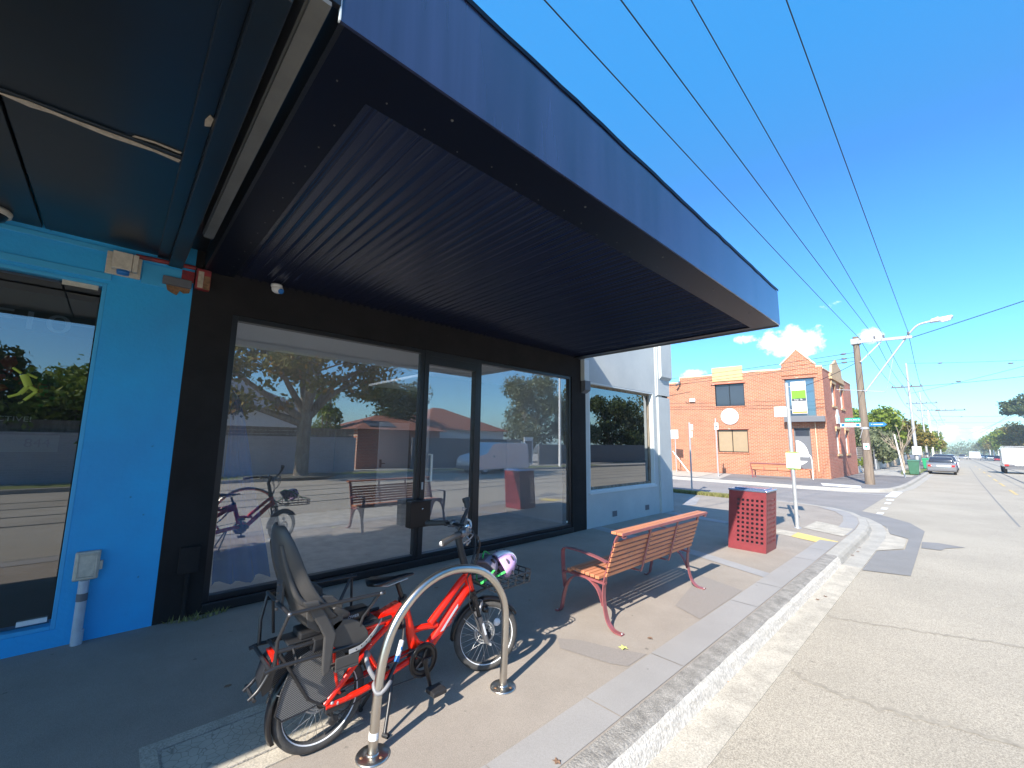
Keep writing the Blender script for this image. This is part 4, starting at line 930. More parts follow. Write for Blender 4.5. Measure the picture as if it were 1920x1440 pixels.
# handlebar with swept grips
hbz=1.045; q=MB(); bar=smooth([FK_(-.35,-.25,hbz-.01),FK_(-.22,-.12,hbz+.01),FK_(-.08,-.035,hbz+.01),FK_(0,-.032,hbz),FK_(.08,-.035,hbz+.01),FK_(.22,-.12,hbz+.01),FK_(.35,-.25,hbz-.01)],4)
q.tube(bar,.0125,10); hb_=q.build('handlebar',M['black_gloss'],bk)
for s in (-1,1):
    q=MB(); q.tube([FK_(.215*s,-.115,hbz+.010),FK_(.24*s,-.14,hbz+.008),FK_(.345*s,-.245,hbz-.008),FK_(.357*s,-.257,hbz-.01)],[.023,.019,.022,.017],14); g_=q.build('grip',M['seat_grey'],hb_)
    q=MB(); q.lathe([(0,0),(.016,0),(.017,-.006),(0,-.007)],FK_(.358*s,-.258,hbz-.01),(.7*s,-.7,0),14); q.build('end_cap',M['galv'],g_)
    q=MB(); q.tube(smooth([FK_(.15*s,-.04,hbz+.005),FK_(.16*s,.0,hbz-.005),FK_(.22*s,-.03,hbz-.02),FK_(.29*s,-.09,hbz-.03)],4),.005,6); q.box(FK_(.12*s-.012,-.062,hbz-.018),FK_(.12*s+.012,-.02,hbz+.035)); q.ball(FK_(.10*s,-.02,hbz+.005),(.030,.024,.026),10,8); q.ball(FK_(.175*s,-.075,hbz+.012),(.032,.026,.030),12,8); q.box(FK_(.045*s-.012,-.05,hbz-.03),FK_(.045*s+.014,-.01,hbz+.03)); q.tube([FK_(.16*s,-.05,hbz-.01),FK_(.17*s,-.02,hbz-.05),FK_(.20*s,-.05,hbz-.065)],.008,6); q.build('brake_lever',M['fork_grey'],hb_)
q=MB(); q.box(FK_(-.035,-.06,hbz+.018),FK_(.035,.0,hbz+.034)); q.build('display',M['black_gloss'],hb_,bevel=.005)
q=MB(); q.ball(FK_(.06,-.02,hbz+.03),(.02,.02,.022),12,8); q.tube([FK_(.05,-.02,hbz+.045),FK_(.09,-.03,hbz+.05)],.004,6); q.build('bell',M['chrome'],hb_)
# upright black mirror / strap holder on the far side of the bar
q=MB(); q.tube(smooth([FK_(-.10,-.03,hbz+.01),FK_(-.13,.0,hbz+.06),FK_(-.15,.03,hbz+.115),FK_(-.17,.03,hbz+.165),FK_(-.185,.025,hbz+.20)],4),[.015]*5+[.014]*5+[.022]*3+[.030]*4,12); ph=q.build('mirror',M['black_plastic'],hb_)
q=MB(); 
for a in (0,): 
    c=Vector(FK_(-.150,.018,hbz+.118)); q.tube([c+Vector((-.018,-.02,-.008)),c+Vector((.014,.0,-.012)),c+Vector((.016,.0,.010)),c+Vector((-.016,-.02,.014))],.0028,5,closed=True)
q.build('buckle',M['chrome'],ph)
q=MB(); q.tube(smooth([FK_(-.06,.02,hbz),FK_(-.10,.05,hbz-.01),FK_(-.12,.05,hbz+.03),FK_(-.11,.02,hbz+.05)],4),.009,8); q.build('brake_reservoir',M['galv'],hb_)
cbl=MB()
for i in range(5):
    s=(-.13,-.09,.09,.11,.14)[i]; cbl.tube(smooth([FK_(s,-.02,hbz),FK_(s*.9,.06,hbz-.02-.01*i),FK_(s*.5,.08,.92),FK_(.02,.03+.01*i,.80),FK_(.03,.0,.70)],5),.0032,6)
cbl.tube(smooth([FK_(.03,.0,.70),FK_(.05,.02,.62),FK_(.065,.02,.52),FK_(.07,ax(.35),.35)],4),.003,6)
cbl.build('cables',M['black_tube'],bk)
MB().box(FK_(-.02,-.02,.79),FK_(.02,-.01,.83)).build('reflector',M['bike_red'],bk)
# mudguards
def guard(cy,cz,r,a0,a1,yaw_,name,par,flare=None):
    Mx=Matrix.Translation((BX,cy,cz))@Matrix.Rotation(-yaw_,4,'Z'); v=[];n=28
    for i in range(n+1):
        a=R(a0+(a1-a0)*i/n)
        for x,dr in ((-.036,-.016),(-.030,.0),(0,.007),(.030,.0),(.036,-.016)): v.append(Mx@Vector((x,(r+dr)*math.cos(a),(r+dr)*math.sin(a))))
    b=MB().add(v,[(5*i+j,5*i+j+1,5*i+6+j,5*i+5+j) for i in range(n) for j in range(4)],True); o=b.build(name,M['black_gloss'],par)
    q=o.modifiers.new('solid','SOLIDIFY'); q.thickness=.002; return o
guard(*RW,.272,20,205,0,'rear_mudguard',bk); guard(*FW,.270,30,180,ST,'front_mudguard',bk)
q=MB()
for s in (-1,1): 
    q.tube([P3(.04*s,.995-.272*math.cos(R(28)),.25+.272*math.sin(R(28))),P3(.07*s,.995,.25)],.0025,5)
    q.tube([FK_(.06*s,ax(.25)+.02,.25),FK_(.038*s,.0,.40)],.0025,5)
q.build('mudguard_stay',M['galv'],bk)
# head lamp and front reflector
q=MB(); q.lathe([(0,-.03),(.02,-.028),(.026,0),(.026,.01),(0,.012)],FK_(.03,ax(.5)+.075,.475),(sa_,ca,0),16); q.build('front_lamp',M['black_gloss'],bk)
q=MB(); q.lathe([(0,0),(.028,0),(.026,.006),(0,.008)],(BX+.075,2.245,.35),(1,-.4,0),18); q.build('reflector',M['reflective'],bk)
# rear rack: deck, low loading rails, top safety rails
q=MB()
def rr(*p,r=.010): q.tube([P3(*a) for a in p],r,10)
for s in (-1,1):
    q.tube(smooth([P3(.085*s,1.36,.62),P3(.09*s,1.20,.615),P3(.09*s,.85,.61),P3(.08*s,.72,.61)],3),.011,10)
    rr((.165*s,.655,.565),(.165*s,.70,.575),(.165*s,.98,.565),(.15*s,1.20,.55),r=.0105)
    rr((.09*s,.80,.61),(.165*s,.80,.57),r=.007); rr((.09*s,1.10,.61),(.16*s,1.10,.56),r=.007)
    rr((.085*s,.74,.60),(.07*s,.90,.32),(.068*s,.98,.26),r=.009)
rr((-.085,.73,.61),(.085,.73,.61)); rr((-.165,.68,.57),(.165,.68,.57)); rr((-.09,1.0,.61),(.09,1.0,.61),r=.008); rr((-.09,1.25,.615),(.09,1.25,.615),r=.008)
rk=q.build('rear_rack',M['black_tube'],bk)
q=MB()
q.box(P3(-.075,.78,.618),P3(.075,1.28,.628)); q.build('deck',M['black_plastic'],rk,bevel=.003)
q=MB()
for s in (-1,1):
    q.tube(smooth([P3(.20*s,.735,.825),P3(.20*s,1.0,.822),P3(.20*s,1.25,.815)],2),.0105,10)
    q.tube([P3(.20*s,.735,.825),P3(.165*s,.70,.70),P3(.155*s,.70,.58)],.009,8); q.tube([P3(.20*s,1.215,.816),P3(.165*s,1.14,.70),P3(.14*s,1.12,.60)],.009,8)
q.tube([P3(-.20,.735,.825),P3(.20,.735,.825)],.0105,10); q.tube([P3(-.20,.76,.825),P3(-.20,.78,.60)],.008,8); q.tube([P3(-.20,1.22,.82),P3(-.20,1.23,.57)],.008,8)
rl=q.build('safety_rail',M['black_tube'],bk)
q=MB()
for s in (-1,1):
    for (y,z) in ((.735,.825),(1.225,.816)): q.lathe([(0,.0),(.010,0),(.009,.012),(0,.014)],P3(.20*s,y,z),(s,0,0),12)
q.build('rail_clamp',M['fork_grey'],rl)
q=MB(); q.prism([(.665,.47),(.685,.40),(.72,.42),(.76,.585),(.73,.60),(.69,.56)],lambda u,v,d:P3(d,u,v),-.05,.05); q.tube([P3(-.09,.64,.415),P3(.09,.64,.415)],.009,8); q.tube(smooth([P3(.055,.62,.41),P3(.055,.66,.44),P3(.055,.70,.50),P3(.055,.735,.58)],3),.010,8); q.tube(smooth([P3(-.055,.62,.41),P3(-.055,.66,.44),P3(-.055,.70,.50),P3(-.055,.735,.58)],3),.010,8); q.build('rear_bumper',M['black_tube'],rk,bevel=.004)
MB().prism([(.70,.60),(.735,.60),(.75,.53),(.725,.52)],lambda u,v,d:P3(d,u,v),-.03,.055).build('tail_lamp',M['bike_red'],bk,bevel=.004)
B(P3(-.05,1.02,.63),P3(.05,1.24,.70)).build('battery',M['black_gloss'],bk,bevel=.018)
text('POWER',.022,P3(.051,1.13,.668),(0,1,0),(0,0,1),M['reflective'],bk)
# perforated wheel skirts
mk('mesh_skirt',(.035,.035,.035),.55)
t=M['mesh_skirt'].node_tree; p=t.nodes['Principled BSDF']; co=t.nodes['Texture Coordinate']; sp=N(t,'ShaderNodeSeparateXYZ'); t.links.new(co.outputs['Object'],sp.inputs[0])
def holef(o,k):
    m=N(t,'ShaderNodeMath',operation='MULTIPLY'); t.links.new(o,m.inputs[0]); m.inputs[1].default_value=k; s=N(t,'ShaderNodeMath',operation='SINE'); t.links.new(m.outputs[0],s.inputs[0]); return s
a_1,b_1=holef(sp.outputs['Y'],2*math.pi/.0095),holef(sp.outputs['Z'],2*math.pi/.0095)
ml=N(t,'ShaderNodeMath',operation='MULTIPLY'); t.links.new(a_1.outputs[0],ml.inputs[0]); t.links.new(b_1.outputs[0],ml.inputs[1])
gt=N(t,'ShaderNodeMath',operation='GREATER_THAN'); t.links.new(ml.outputs[0],gt.inputs[0]); gt.inputs[1].default_value=.42
mxr=N(t,'ShaderNodeMix',data_type='RGBA'); t.links.new(gt.outputs[0],mxr.inputs['Factor']); mxr.inputs['A'].default_value=(.055,.055,.055,1); mxr.inputs['B'].default_value=(.30,.29,.28,1); t.links.new(mxr.outputs['Result'],p.inputs['Base Color'])
for s in (-1,1):
    q=MB(); q.prism([(.742,.30),(.760,.40),(.795,.49),(.845,.55),(.93,.575),(1.06,.56),(1.10,.45),(1.07,.30),(.90,.265),(.79,.255)],lambda u,v,d:P3(d,u,v),.072*s,.074*s); q.build('wheel_skirt',M['mesh_skirt'],bk)
    q=MB(); q.tube([P3(.076*s,1.03,.285),P3(.076*s,.90,.268),P3(.076*s,.775,.262),P3(.076*s,.742,.30),P3(.076*s,.765,.40),P3(.076*s,.80,.49),P3(.076*s,.85,.548)],.004,6); q.build('skirt_edge',M['black_tube'],bk)
# kickstand
q=MB(); q.tube([P3(.03,1.42,.27),P3(.10,1.37,.15),P3(.16,1.315,.02)],.011,8); q.tube([P3(-.03,1.42,.27),P3(-.10,1.37,.15),P3(-.16,1.315,.02)],.011,8); q.tube([P3(.15,1.31,.012),P3(.185,1.325,.012)],.014,8); q.tube([P3(-.15,1.31,.012),P3(-.185,1.325,.012)],.014,8); q.build('kickstand',M['black_tube'],bk)
# ---- child seat
cs=MB(); rows=[]   # back shell: (y,z,half width,wrap)
for y,z,hw,wrap,cen in ((.700,1.235,.060,.02,0),(.690,1.20,.105,.045,0),(.700,1.12,.135,.075,0),(.722,1.03,.150,.085,0),(.752,.93,.155,.10,0),(.790,.84,.160,.125,0),(.82,.77,.165,.15,0),(.85,.71,.165,.17,0),(.90,.675,.165,.16,0),(.98,.665,.16,.13,0),(1.06,.665,.14,.08,0)):
    r_=[]
    for k in range(-6,7):
        u=k/6; x=hw*math.sin(u*1.45)/math.sin(1.45); fwd_=wrap*(abs(u)**2.4)
        yy=y+fwd_*(1 if z>.70 else .25); zz=z+(0.0 if z>.70 else wrap*.9*abs(u)**2.5)
        r_.append(P3(x,yy,zz))
    rows.append(r_)
v=[p for r_ in rows for p in r_]; nn=13
cs.add(v,[(nn*i+j,nn*i+j+1,nn*i+nn+j+1,nn*i+nn+j) for i in range(len(rows)-1) for j in range(nn-1)],True)
ct=cs.build('child_seat',M['seat_grey'],bk); so_=ct.modifiers.new('solid','SOLIDIFY'); so_.thickness=.014; so_.offset=1; ct.modifiers.new('sub','SUBSURF').render_levels=1
q=MB(); 
for s in (-1,1): q.tube(smooth([P3(.09*s,.705,1.14),P3(.115*s,.74,1.0),P3(.135*s,.80,.86),P3(.15*s,.90,.80)],4),.016,8)
q.build('seat_rib',M['seat_grey'],ct)
q=MB(); q.box(P3(-.05,.735,.82),P3(.05,.748,.96)); 
for k in range(4): q.lathe([(0,0),(.008,0),(.008,.003),(0,.003)],P3(.102,.70,.83+.04*k),(1,0,0),8)
q.build('back_plate',M['seat_grey'],ct,bevel=.008)
for s in (-1,1):
    # side wing and leg guard with foot tray
    q=MB(); w2=[( .83,.80),(.90,.865),(.965,.85),(1.02,.80),(1.03,.70),(.99,.66),(.90,.68),(.84,.72)]; q.prism(w2,lambda u,v,d:P3(d,u,v),.145*s,.160*s); q.build('side_wing',M['seat_grey'],ct,bevel=.006)
    q=MB(); q.prism([(.80,.86),(.88,.855),(.955,.72),(.985,.66),(.975,.60),(.962,.475),(.928,.462),(.92,.50),(.92,.66),(.89,.72)],lambda u,v,d:P3(d,u,v),.172*s,.192*s); lg=q.build('leg_guard',M['seat_grey'],ct,bevel=.008)
    q=MB(); ov=[(1.07+.115*math.cos(a),.615+.090*math.sin(a)-.35*(.115*math.cos(a))) for a in [2*math.pi*k/18 for k in range(18)]]; q.prism(ov,lambda u,v,d:P3(d,u,v),.150*s,.160*s); q.build('leg_shield',M['seat_grey'],ct,bevel=.004)
    q=MB(); q.box(P3(.10*s if s>0 else -.19,.99,.46),P3(.19*s if s>0 else -.10,1.12,.475)); q.box(P3(.178*s if s>0 else -.19,.99,.475),P3(.19*s if s>0 else -.178,1.12,.53)); q.build('foot_tray',M['seat_grey'],ct,bevel=.004)
    q=MB(); q.tube(smooth([P3(.19*s,1.06,.545),P3(.185*s,1.14,.555),P3(.16*s,1.22,.60),P3(.12*s,1.28,.635)],4),.01,flat=(.003,.022,(0,.3,1))); stp=q.build('foot_strap',M['galv'],ct)
    q=MB()
    for y,z,x in ((1.10,.548,.1925),(1.13,.555,.1885),(1.16,.565,.182),(1.19,.582,.175)): q.ball(P3(x*s,y,z),(.003,.004,.004),6,4)
    q.build('strap_hole',M['black_gloss'],stp)
q=MB(); q.box(P3(-.07,.84,.628),P3(.07,1.0,.66)); q.box(P3(-.11,.90,.56),P3(.11,1.10,.625)); q.lathe([(0,0),(.02,0),(.018,.018),(0,.02)],P3(.075,.97,.645),(1,0,0),12); q.build('seat_bracket',M['black_plastic'],ct,bevel=.006)
q=MB(); q.tube(smooth([P3(-.05,.74,1.05),P3(-.04,.82,.95),P3(-.02,.93,.84),P3(0,.98,.78)],4),.01,flat=(.022,.003,(0,1,.4))); q.tube(smooth([P3(.05,.74,1.05),P3(.04,.82,.95),P3(.02,.93,.84),P3(0,.98,.78)],4),.01,flat=(.022,.003,(0,1,.4))); q.ball(P3(0,.98,.78),(.02,.014,.025),10,8); q.build('harness',M['black_plastic'],ct)
# ---- front basket (wire tray carrier)
q=MB()
def wire(pts,r=.0055,closed=False): q.tube([P3(p[0],p[1],p[2]-(.02 if p[2]>.66 else -.008)) for p in pts],r,8,closed=closed)
bx0,bx1,by0,by1=-.20,.14,2.17,2.575
def rect(z,i=0): return [(bx0+i,by0,z),(bx0+i,by1-.03,z),(bx0+i+.03,by1,z),(bx1-.03-i,by1,z),(bx1-i,by1-.03,z),(bx1-i,by0,z)]
wire(rect(.690)); wire(rect(.625,.008),.005); wire(rect(.585,.015),.0065)
for x,y in ((bx0,by0+.05),(bx0,by0+.2),(bx0,by1-.05),(bx1,by0+.05),(bx1,by0+.13),(bx1,by0+.21),(bx1,by0+.30),(bx1,by1-.04),(-.12,by1),(-.03,by1),(.05,by1)): wire([(x,y,.690),(x*.97,y,.585)],.004)
for i in range(7): wire([(bx0+.02,by0+.06*i,.588),(bx1-.02,by0+.06*i,.588)],.003)
wire([(-.03,2.04,.70),(-.03,2.17,.60)],.009); wire([(.03,2.04,.70),(.03,2.17,.60)],.009); wire([(0,2.07,.56),(0,2.30,.585)],.009)
q.build('basket',M['black_tube'],bk)
# ---- helmets and cloth in the basket
def helmet(name,label,c,r,rot,m1,m2,mv):
    t=thing(name,label,'helmet',c); Mx=Matrix.Translation(c)@rot
    n,m_=28,12; v=[]
    for i in range(m_+1):
        th_=R(92)*i/m_
        for j in range(n):
            a=2*math.pi*j/n; k=1+.05*math.cos(6*a)*math.sin(th_); v.append(Mx@Vector((r[0]*math.sin(th_)*math.cos(a)*k,r[1]*math.sin(th_)*math.sin(a)*k,r[2]*math.cos(th_))))
    q=MB(); q.add(v,[(i*n+j,(i+1)*n+j,(i+1)*n+(j+1)%n,i*n+(j+1)%n) for i in range(m_) for j in range(n)],True)
    o=q.build('shell',m1,t); s=o.modifiers.new('solid','SOLIDIFY'); s.thickness=.02; s.offset=-1
    # raised band and vents
    q=MB(); band=[]
    for i in range(-9,10):
        th_=R(88)*i/9; band.append(Mx@Vector((0,r[1]*1.025*math.sin(th_),r[2]*1.03*math.cos(th_))))
    q.tube(band,.01,flat=(.05,.006,tuple((Mx.to_3x3()@Vector((0,0,1)))))) if False else None
    vs=[]
    for i in range(-10,11):
        th_=R(90)*i/10
        for w_ in (-.032,-.012,.012,.032): 
            k=math.sqrt(max(0,1-(w_/r[0])**2)); vs.append(Mx@Vector((w_,r[1]*1.035*math.sin(th_)*k,r[2]*1.035*math.cos(th_)*k+.002)))
    q.add(vs,[(4*i+j,4*i+j+1,4*i+5+j,4*i+4+j) for i in range(20) for j in range(3)],True); bb=q.build('band',m2,t); s=bb.modifiers.new('solid','SOLIDIFY'); s.thickness=.004
    q=MB()
    for a,e in ((35,40),(35,68),(145,40),(145,68),(215,45),(325,45),(-35,70),(215,72),(75,62),(105,62)):
        d=Vector((math.sin(R(e))*math.cos(R(a)),math.sin(R(e))*math.sin(R(a)),math.cos(R(e)))); p_=Mx@Vector((d.x*r[0],d.y*r[1],d.z*r[2])); 
        q.add([p_+ (Mx.to_3x3()@Vector((x*.012,y*.020,z*.006))) for x in (-1,1) for y in (-1,1) for z in (-1,1)],[(0,1,3,2),(4,6,7,5),(0,4,5,1),(2,3,7,6),(0,2,6,4),(1,5,7,3)])
    q.build('vent',mv,t,bevel=.004)
    q=MB(); q.tube(smooth([Mx@Vector((-r[0]*.95,.0,0)),Mx@Vector((-r[0]*.5,.02,-.08)),Mx@Vector((0,.03,-.11)),Mx@Vector((r[0]*.5,.02,-.08)),Mx@Vector((r[0]*.95,0,0))],4),.01,flat=(.016,.003,(0,1,0))); q.build('chin_strap',M['green_strap'],t)
    return t
helmet('bicycle_helmet','lilac child helmet with a white band and green strap hung on the front basket',(BX+.035,2.305,.735),(.112,.095,.135),Matrix.Rotation(R(-62),4,'X')@Matrix.Rotation(R(18),4,'Y'),M['lilac'],M['helmet_white'],M['fabric_grey'])
helmet('bicycle_helmet','dark grey helmet nested behind the lilac one in the front basket',(BX+.01,2.18,.73),(.095,.085,.11),Matrix.Rotation(R(-55),4,'X')@Matrix.Rotation(R(-10),4,'Y'),M['helmet_grey'],M['fabric_grey'],M['black_gloss'])
q=MB(); q.tube(smooth([P3(.02,2.14,.80),P3(-.04,2.20,.84),P3(-.10,2.30,.80),P3(-.17,2.42,.72),P3(-.19,2.50,.69)],5),.006,8)
tag(q.build('elastic_cord',M['green_strap']),'green elastic cord stretched across the front basket','cord')
# ---- chain lock round the hoop
lk=thing('chain_lock','silvery chain lock looped round the near leg of the steel hoop','lock',(-2.36,1.2,.34))
q=MB(); q.tube(smooth([(-2.33+.04*math.cos(a),1.235+.045*math.sin(a),.335+.018*math.sin(2*a)) for a in [2*math.pi*k/12 for k in range(12)]],3),.011,8,closed=True)
q.tube(smooth([(-2.37,1.235,.335),(-2.40,1.20,.39),(-2.44,1.19,.44),(-2.47,1.20,.47),(-2.50,1.23,.44)],4),.013,8)
q.build('sleeve',M['lock_sleeve'],lk)
q=MB(); q.tube(smooth([(-2.34,1.27,.335),(-2.38,1.33,.38),(-2.42,1.40,.46),(-2.47,1.44,.53),(-2.52,1.46,.57)],4),.012,8); q.build('cable',M['black_tube'],lk)
q=MB(); q.tube([(-2.40,1.365,.425),(-2.43,1.405,.49)],.0145,10); q.build('lock_body',M['reflective'],lk)
q=MB(); q.tube([(-2.392,1.352,.40),(-2.40,1.365,.425)],.0148,10); q.tube([(-2.412,1.382,.45),(-2.417,1.39,.462)],.0150,10); q.build('band',M['sign_blue'],lk)
# ================================================================ brick corner building
OX,OY=-5.07,29.98; ang=R(6.95); ux,uy=math.cos(ang),math.sin(ang)
def W2(u,d,z): # u along the side wall (negative to the left), d out of the wall towards the camera
    return (OX+u*ux+d*uy,OY+u*uy-d*ux,z)
bb=thing('brick_building','two storey orange red brick corner building with a gabled parapet and round white sign','building',(OX,OY,-.18))
def wbox(b,u0,u1,z0,z1,d0,d1): return b.add([W2(u,d,z) for z in (z0,z1) for u,d in ((u0,d0),(u1,d0),(u1,d1),(u0,d1))],[(0,3,2,1),(4,5,6,7),(0,1,5,4),(1,2,6,5),(2,3,7,6),(3,0,4,7)])
def wwall(b,u0,u1,z0,z1,holes,d0=-.25,d1=0):
    us=sorted({u0,u1,*[h[0] for h in holes],*[h[1] for h in holes]})
    for a,c in zip(us,us[1:]):
        z=z0
        for lo,hi in sorted((h[2],h[3]) for h in holes if h[0]<=a+1e-6 and h[1]>=c-1e-6):
            if lo>z: wbox(b,a,c,z,lo,d0,d1)
            z=hi
        if z<z1: wbox(b,a,c,z,z1,d0,d1)
    return b
sw=wwall(MB(),-24,-8.2,-1,6.0,[]); wwall(sw,-8.2,0,-1,6.33,[(-5.90,-4.14,4.22,5.70),(-5.88,-4.08,1.20,2.68),(-1.90,-.42,3.42,5.74),(-1.62,-.80,.33,2.74)])
sw.prism([(-2.02,6.33),(-.22,6.33),(-.30,6.50),(-1.19,7.50),(-2.0,6.62)],lambda u,v,d:W2(u,d,v),-.25,0)
wbox(sw,-2.03,-.20,5.95,6.33,0,.05)
sw.build('side_wall',M['brick_side'],bb)
fw=MB()
def fholes(b,holes):
    ys=sorted({30.23,39.7,*[h[0] for h in holes],*[h[1] for h in holes]})
    for a,c in zip(ys,ys[1:]):
        z=-1
        for lo,hi in sorted((h[2],h[3]) for h in holes if h[0]<=a+1e-6 and h[1]>=c-1e-6):
            if lo>z: b.box((OX-.25,a,z),(OX,c,lo))
            z=hi
        b.box((OX-.25,a,z),(OX,c,6.25))
    return b
FH=[(32.3,33.4,4.2,5.6),(35.2,36.3,4.2,5.6),(32.6,33.7,1.2,2.75),(35.7,36.8,1.2,2.75)]
fholes(fw,FH); fw.box((OX-.25,30.0,-1),(OX,30.23,6.28)); fw.build('front_wall',M['brick_front'],bb)
q=MB(); q.prism([(-24,39.7),(OX-.26,39.7),(OX-.26,30.3),(-24,27.9)],lambda u,v,d:(u,v,d),5.6,5.7); q.build('roof',M['char_grey'],bb)
q=MB(); q.box((-24,39.6,-1),(OX-.26,39.7,6.2)); q.build('rear_wall',M['brick_side'],bb)
co_=MB(); wbox(co_,-24,-8.2,6.0,6.07,-.27,.03); wbox(co_,-8.2,-6.02,6.33,6.41,-.27,.03); wbox(co_,-4.17,-2.04,6.33,6.44,-.27,.03)
co_.tube([W2(-2.06,-.12,6.66),W2(-1.19,-.12,7.56)],.01,flat=(.32,.08,(0,0,1))); co_.tube([W2(-1.19,-.12,7.56),W2(-.28,-.12,6.52)],.01,flat=(.32,.08,(0,0,1))); wbox(co_,-.30,.03,6.33,6.42,-.27,.03)
co_.box((OX-.28,30.2,6.25),(OX+.03,32.2,6.32)); co_.box((OX-.28,36.5,6.25),(OX+.03,39.7,6.32)); build_each(co_,'coping',M['coping'],bb)
q=MB(); wbox(q,-6.02,-4.17,5.90,6.84,-.02,.06); q.build('parapet_panel',M['parapet_yellow'],bb)
q=MB(); wbox(q,-6.12,-4.05,5.70,5.80,-.05,.10); wbox(q,-6.0,-4.0,2.68,2.74,-.05,.08); wbox(q,-2.0,-.30,5.74,5.80,-.05,.07); q.build('lintel',M['brick_front'],bb)
q=MB(); wbox(q,-5.95,-4.05,1.12,1.20,-.1,.05); wbox(q,-5.95,-4.1,4.14,4.22,-.1,.04); q.build('sill',M['brick_side'],bb)
def bwin(u0,u1,z0,z1,m,mull):
    f=MB(); w_=.05
    for a in ((u0,u1,z0,z0+w_),(u0,u1,z1-w_,z1),(u0,u0+w_,z0+w_,z1-w_),(u1-w_,u1,z0+w_,z1-w_)): wbox(f,*a,-.14,-.08)
    for mu in mull: wbox(f,mu-.02,mu+.02,z0+w_,z1-w_,-.13,-.08)
    o=f.build('window',M['black_gloss'] if m!='sky' else M['char_grey'],bb); q=MB(); wbox(q,u0+w_,u1-w_,z0+w_,z1-w_,-.14,-.12); q.build('pane',M[{'sky':'win_sky','tan':'win_tan','dark':'win_dark'}[m]],o); return o
mk('win_sky',(.10,.16,.22),.06,spec=1.0); M['win_sky'].node_tree.nodes['Principled BSDF'].inputs['Metallic'].default_value=.55
bwin(-5.90,-4.14,4.22,5.70,'dark',[-5.03]); bwin(-5.88,-4.08,1.20,2.68,'tan',[-5.0]); bw_=bwin(-1.90,-.42,3.42,5.74,'sky',[-.86])
# door under a small grey awning
q=MB(); wbox(q,-1.62,-.80,.33,2.74,-.16,-.12); dd=q.build('door',M['char_grey'],bb); q=MB(); wbox(q,-1.56,-.86,2.26,2.68,-.12,-.11); q.build('fanlight',M['win_dark'],dd)
q=MB(); ctr=(-1.56,1.55); q.prism([(-1.56,1.02)]+[(-1.56+.60*math.sin(a),1.02+ .98*math.cos(a)) for a in [R(90)*k/16 for k in range(17)]],lambda u,v,d:W2(u,d,v),-.118,-.112); q.prism([(-1.56,.78),(-1.05,.78),(-1.15,.68),(-1.35,.55),(-1.56,.50)],lambda u,v,d:W2(u,d,v),-.118,-.112); q.build('disc_sign',M['sign_white'],dd)
q=MB(); wbox(q,-2.0,-.02,3.08,3.40,0,.55); q.build('door_awning',M['char_grey'],bb,bevel=.01)
q=MB(); wbox(q,-1.75,-.7,-.3,.30,0,.35); q.build('door_step',M['brick_side'],bb)
q=MB(); q.tube([W2(-.54,.04,.2),W2(-.54,.04,3.05)],.02,8); q.build('downpipe',M['coping'],bb)
rs=thing('round_sign','round white sign mounted between the two windows of the brick building','sign',W2(-5.07,0,3.52))
q=MB(); q.lathe([(0,.0),(.53,0),(.53,.06),(.52,.07),(0,.07)],W2(-5.07,.0,3.52),(uy,-ux,0),40); q.build('disc',M['sign_white'],rs)
mk('faint_ink',(.45,.50,.48),.6)
text('A U R A',.11,W2(-5.07,.074,3.48),(ux,uy,0),(0,0,1),M['faint_ink'],rs,font_sc=(2.0,1)) if False else None
q=MB()
for k in range(6): wbox(q,-5.47+.15*k,-5.47+.15*k+.06,3.45,3.50,.070,.073)
build_each(q,'lettering',M['faint_ink'],rs)
fl=thing('floodlight','small white floodlight box high on the brick side wall','floodlight',W2(-7.36,0,4.7)); q=MB(); wbox(q,-7.55,-7.18,4.60,4.82,.0,.14); q.build('body',M['sign_white'],fl,bevel=.02); q=MB(); q.tube([W2(-7.55,.05,4.66),W2(-7.72,.05,4.52),W2(-7.85,.03,4.66)],.012,6); q.build('cable',M['wire'],fl)
cc=thing('security_camera','bracketed camera at the parapet of the brick side wall','security camera',W2(-8.2,0,5.95)); q=MB(); wbox(q,-8.22,-8.12,5.9,6.05,0,.3); q.tube([W2(-8.2,.3,5.9),W2(-8.35,.4,5.78)],.07,10); q.build('body',M['char_grey'],cc,bevel=.01)
# front facade details
for y0,y1,z0,z1 in FH:
    f=MB(); w_=.05
    for a in (((y0,z0),(y1,z0+w_)),((y0,z1-w_),(y1,z1)),((y0,z0+w_),(y0+w_,z1-w_)),((y1-w_,z0+w_),(y1,z1-w_))): f.box((OX-.16,a[0][0],a[0][1]),(OX-.10,a[1][0],a[1][1]))
    o=f.build('window',M['sign_white'],bb); B((OX-.16,y0+w_,z0+w_),(OX-.13,y1-w_,z1-w_)).build('pane',M['win_dark'],o)
    B((OX-.02,y0-.15,z0-.12),(OX+.06,y1+.15,z0)).build('sill',M['ornament'],bb)
    q=MB(); q.box((OX,y0-.15,z1),(OX+.08,y1+.15,z1+.15)); q.prism([(OX,z1-.35),(OX+.07,z1),(OX,z1)],lambda u,v,d:(u,d,v),y0-.12,y0+.02); q.prism([(OX,z1-.35),(OX+.07,z1),(OX,z1)],lambda u,v,d:(u,d,v),y1-.02,y1+.12); q.build('lintel',M['ornament'],bb)
q=MB(); q.prism([(31.9,5.85),(36.5,5.85),(36.5,6.15),(35.9,6.3),(35.7,6.85),(35.0,7.0),(34.2,7.35),(33.4,7.0),(32.7,6.85),(32.5,6.3),(31.9,6.15)],lambda u,v,d:(d,u,v),OX-.02,OX+.09); q.box((OX+.09,32.0,5.85),(OX+.14,36.4,5.98)); q.build('ornament',M['ornament'],bb)
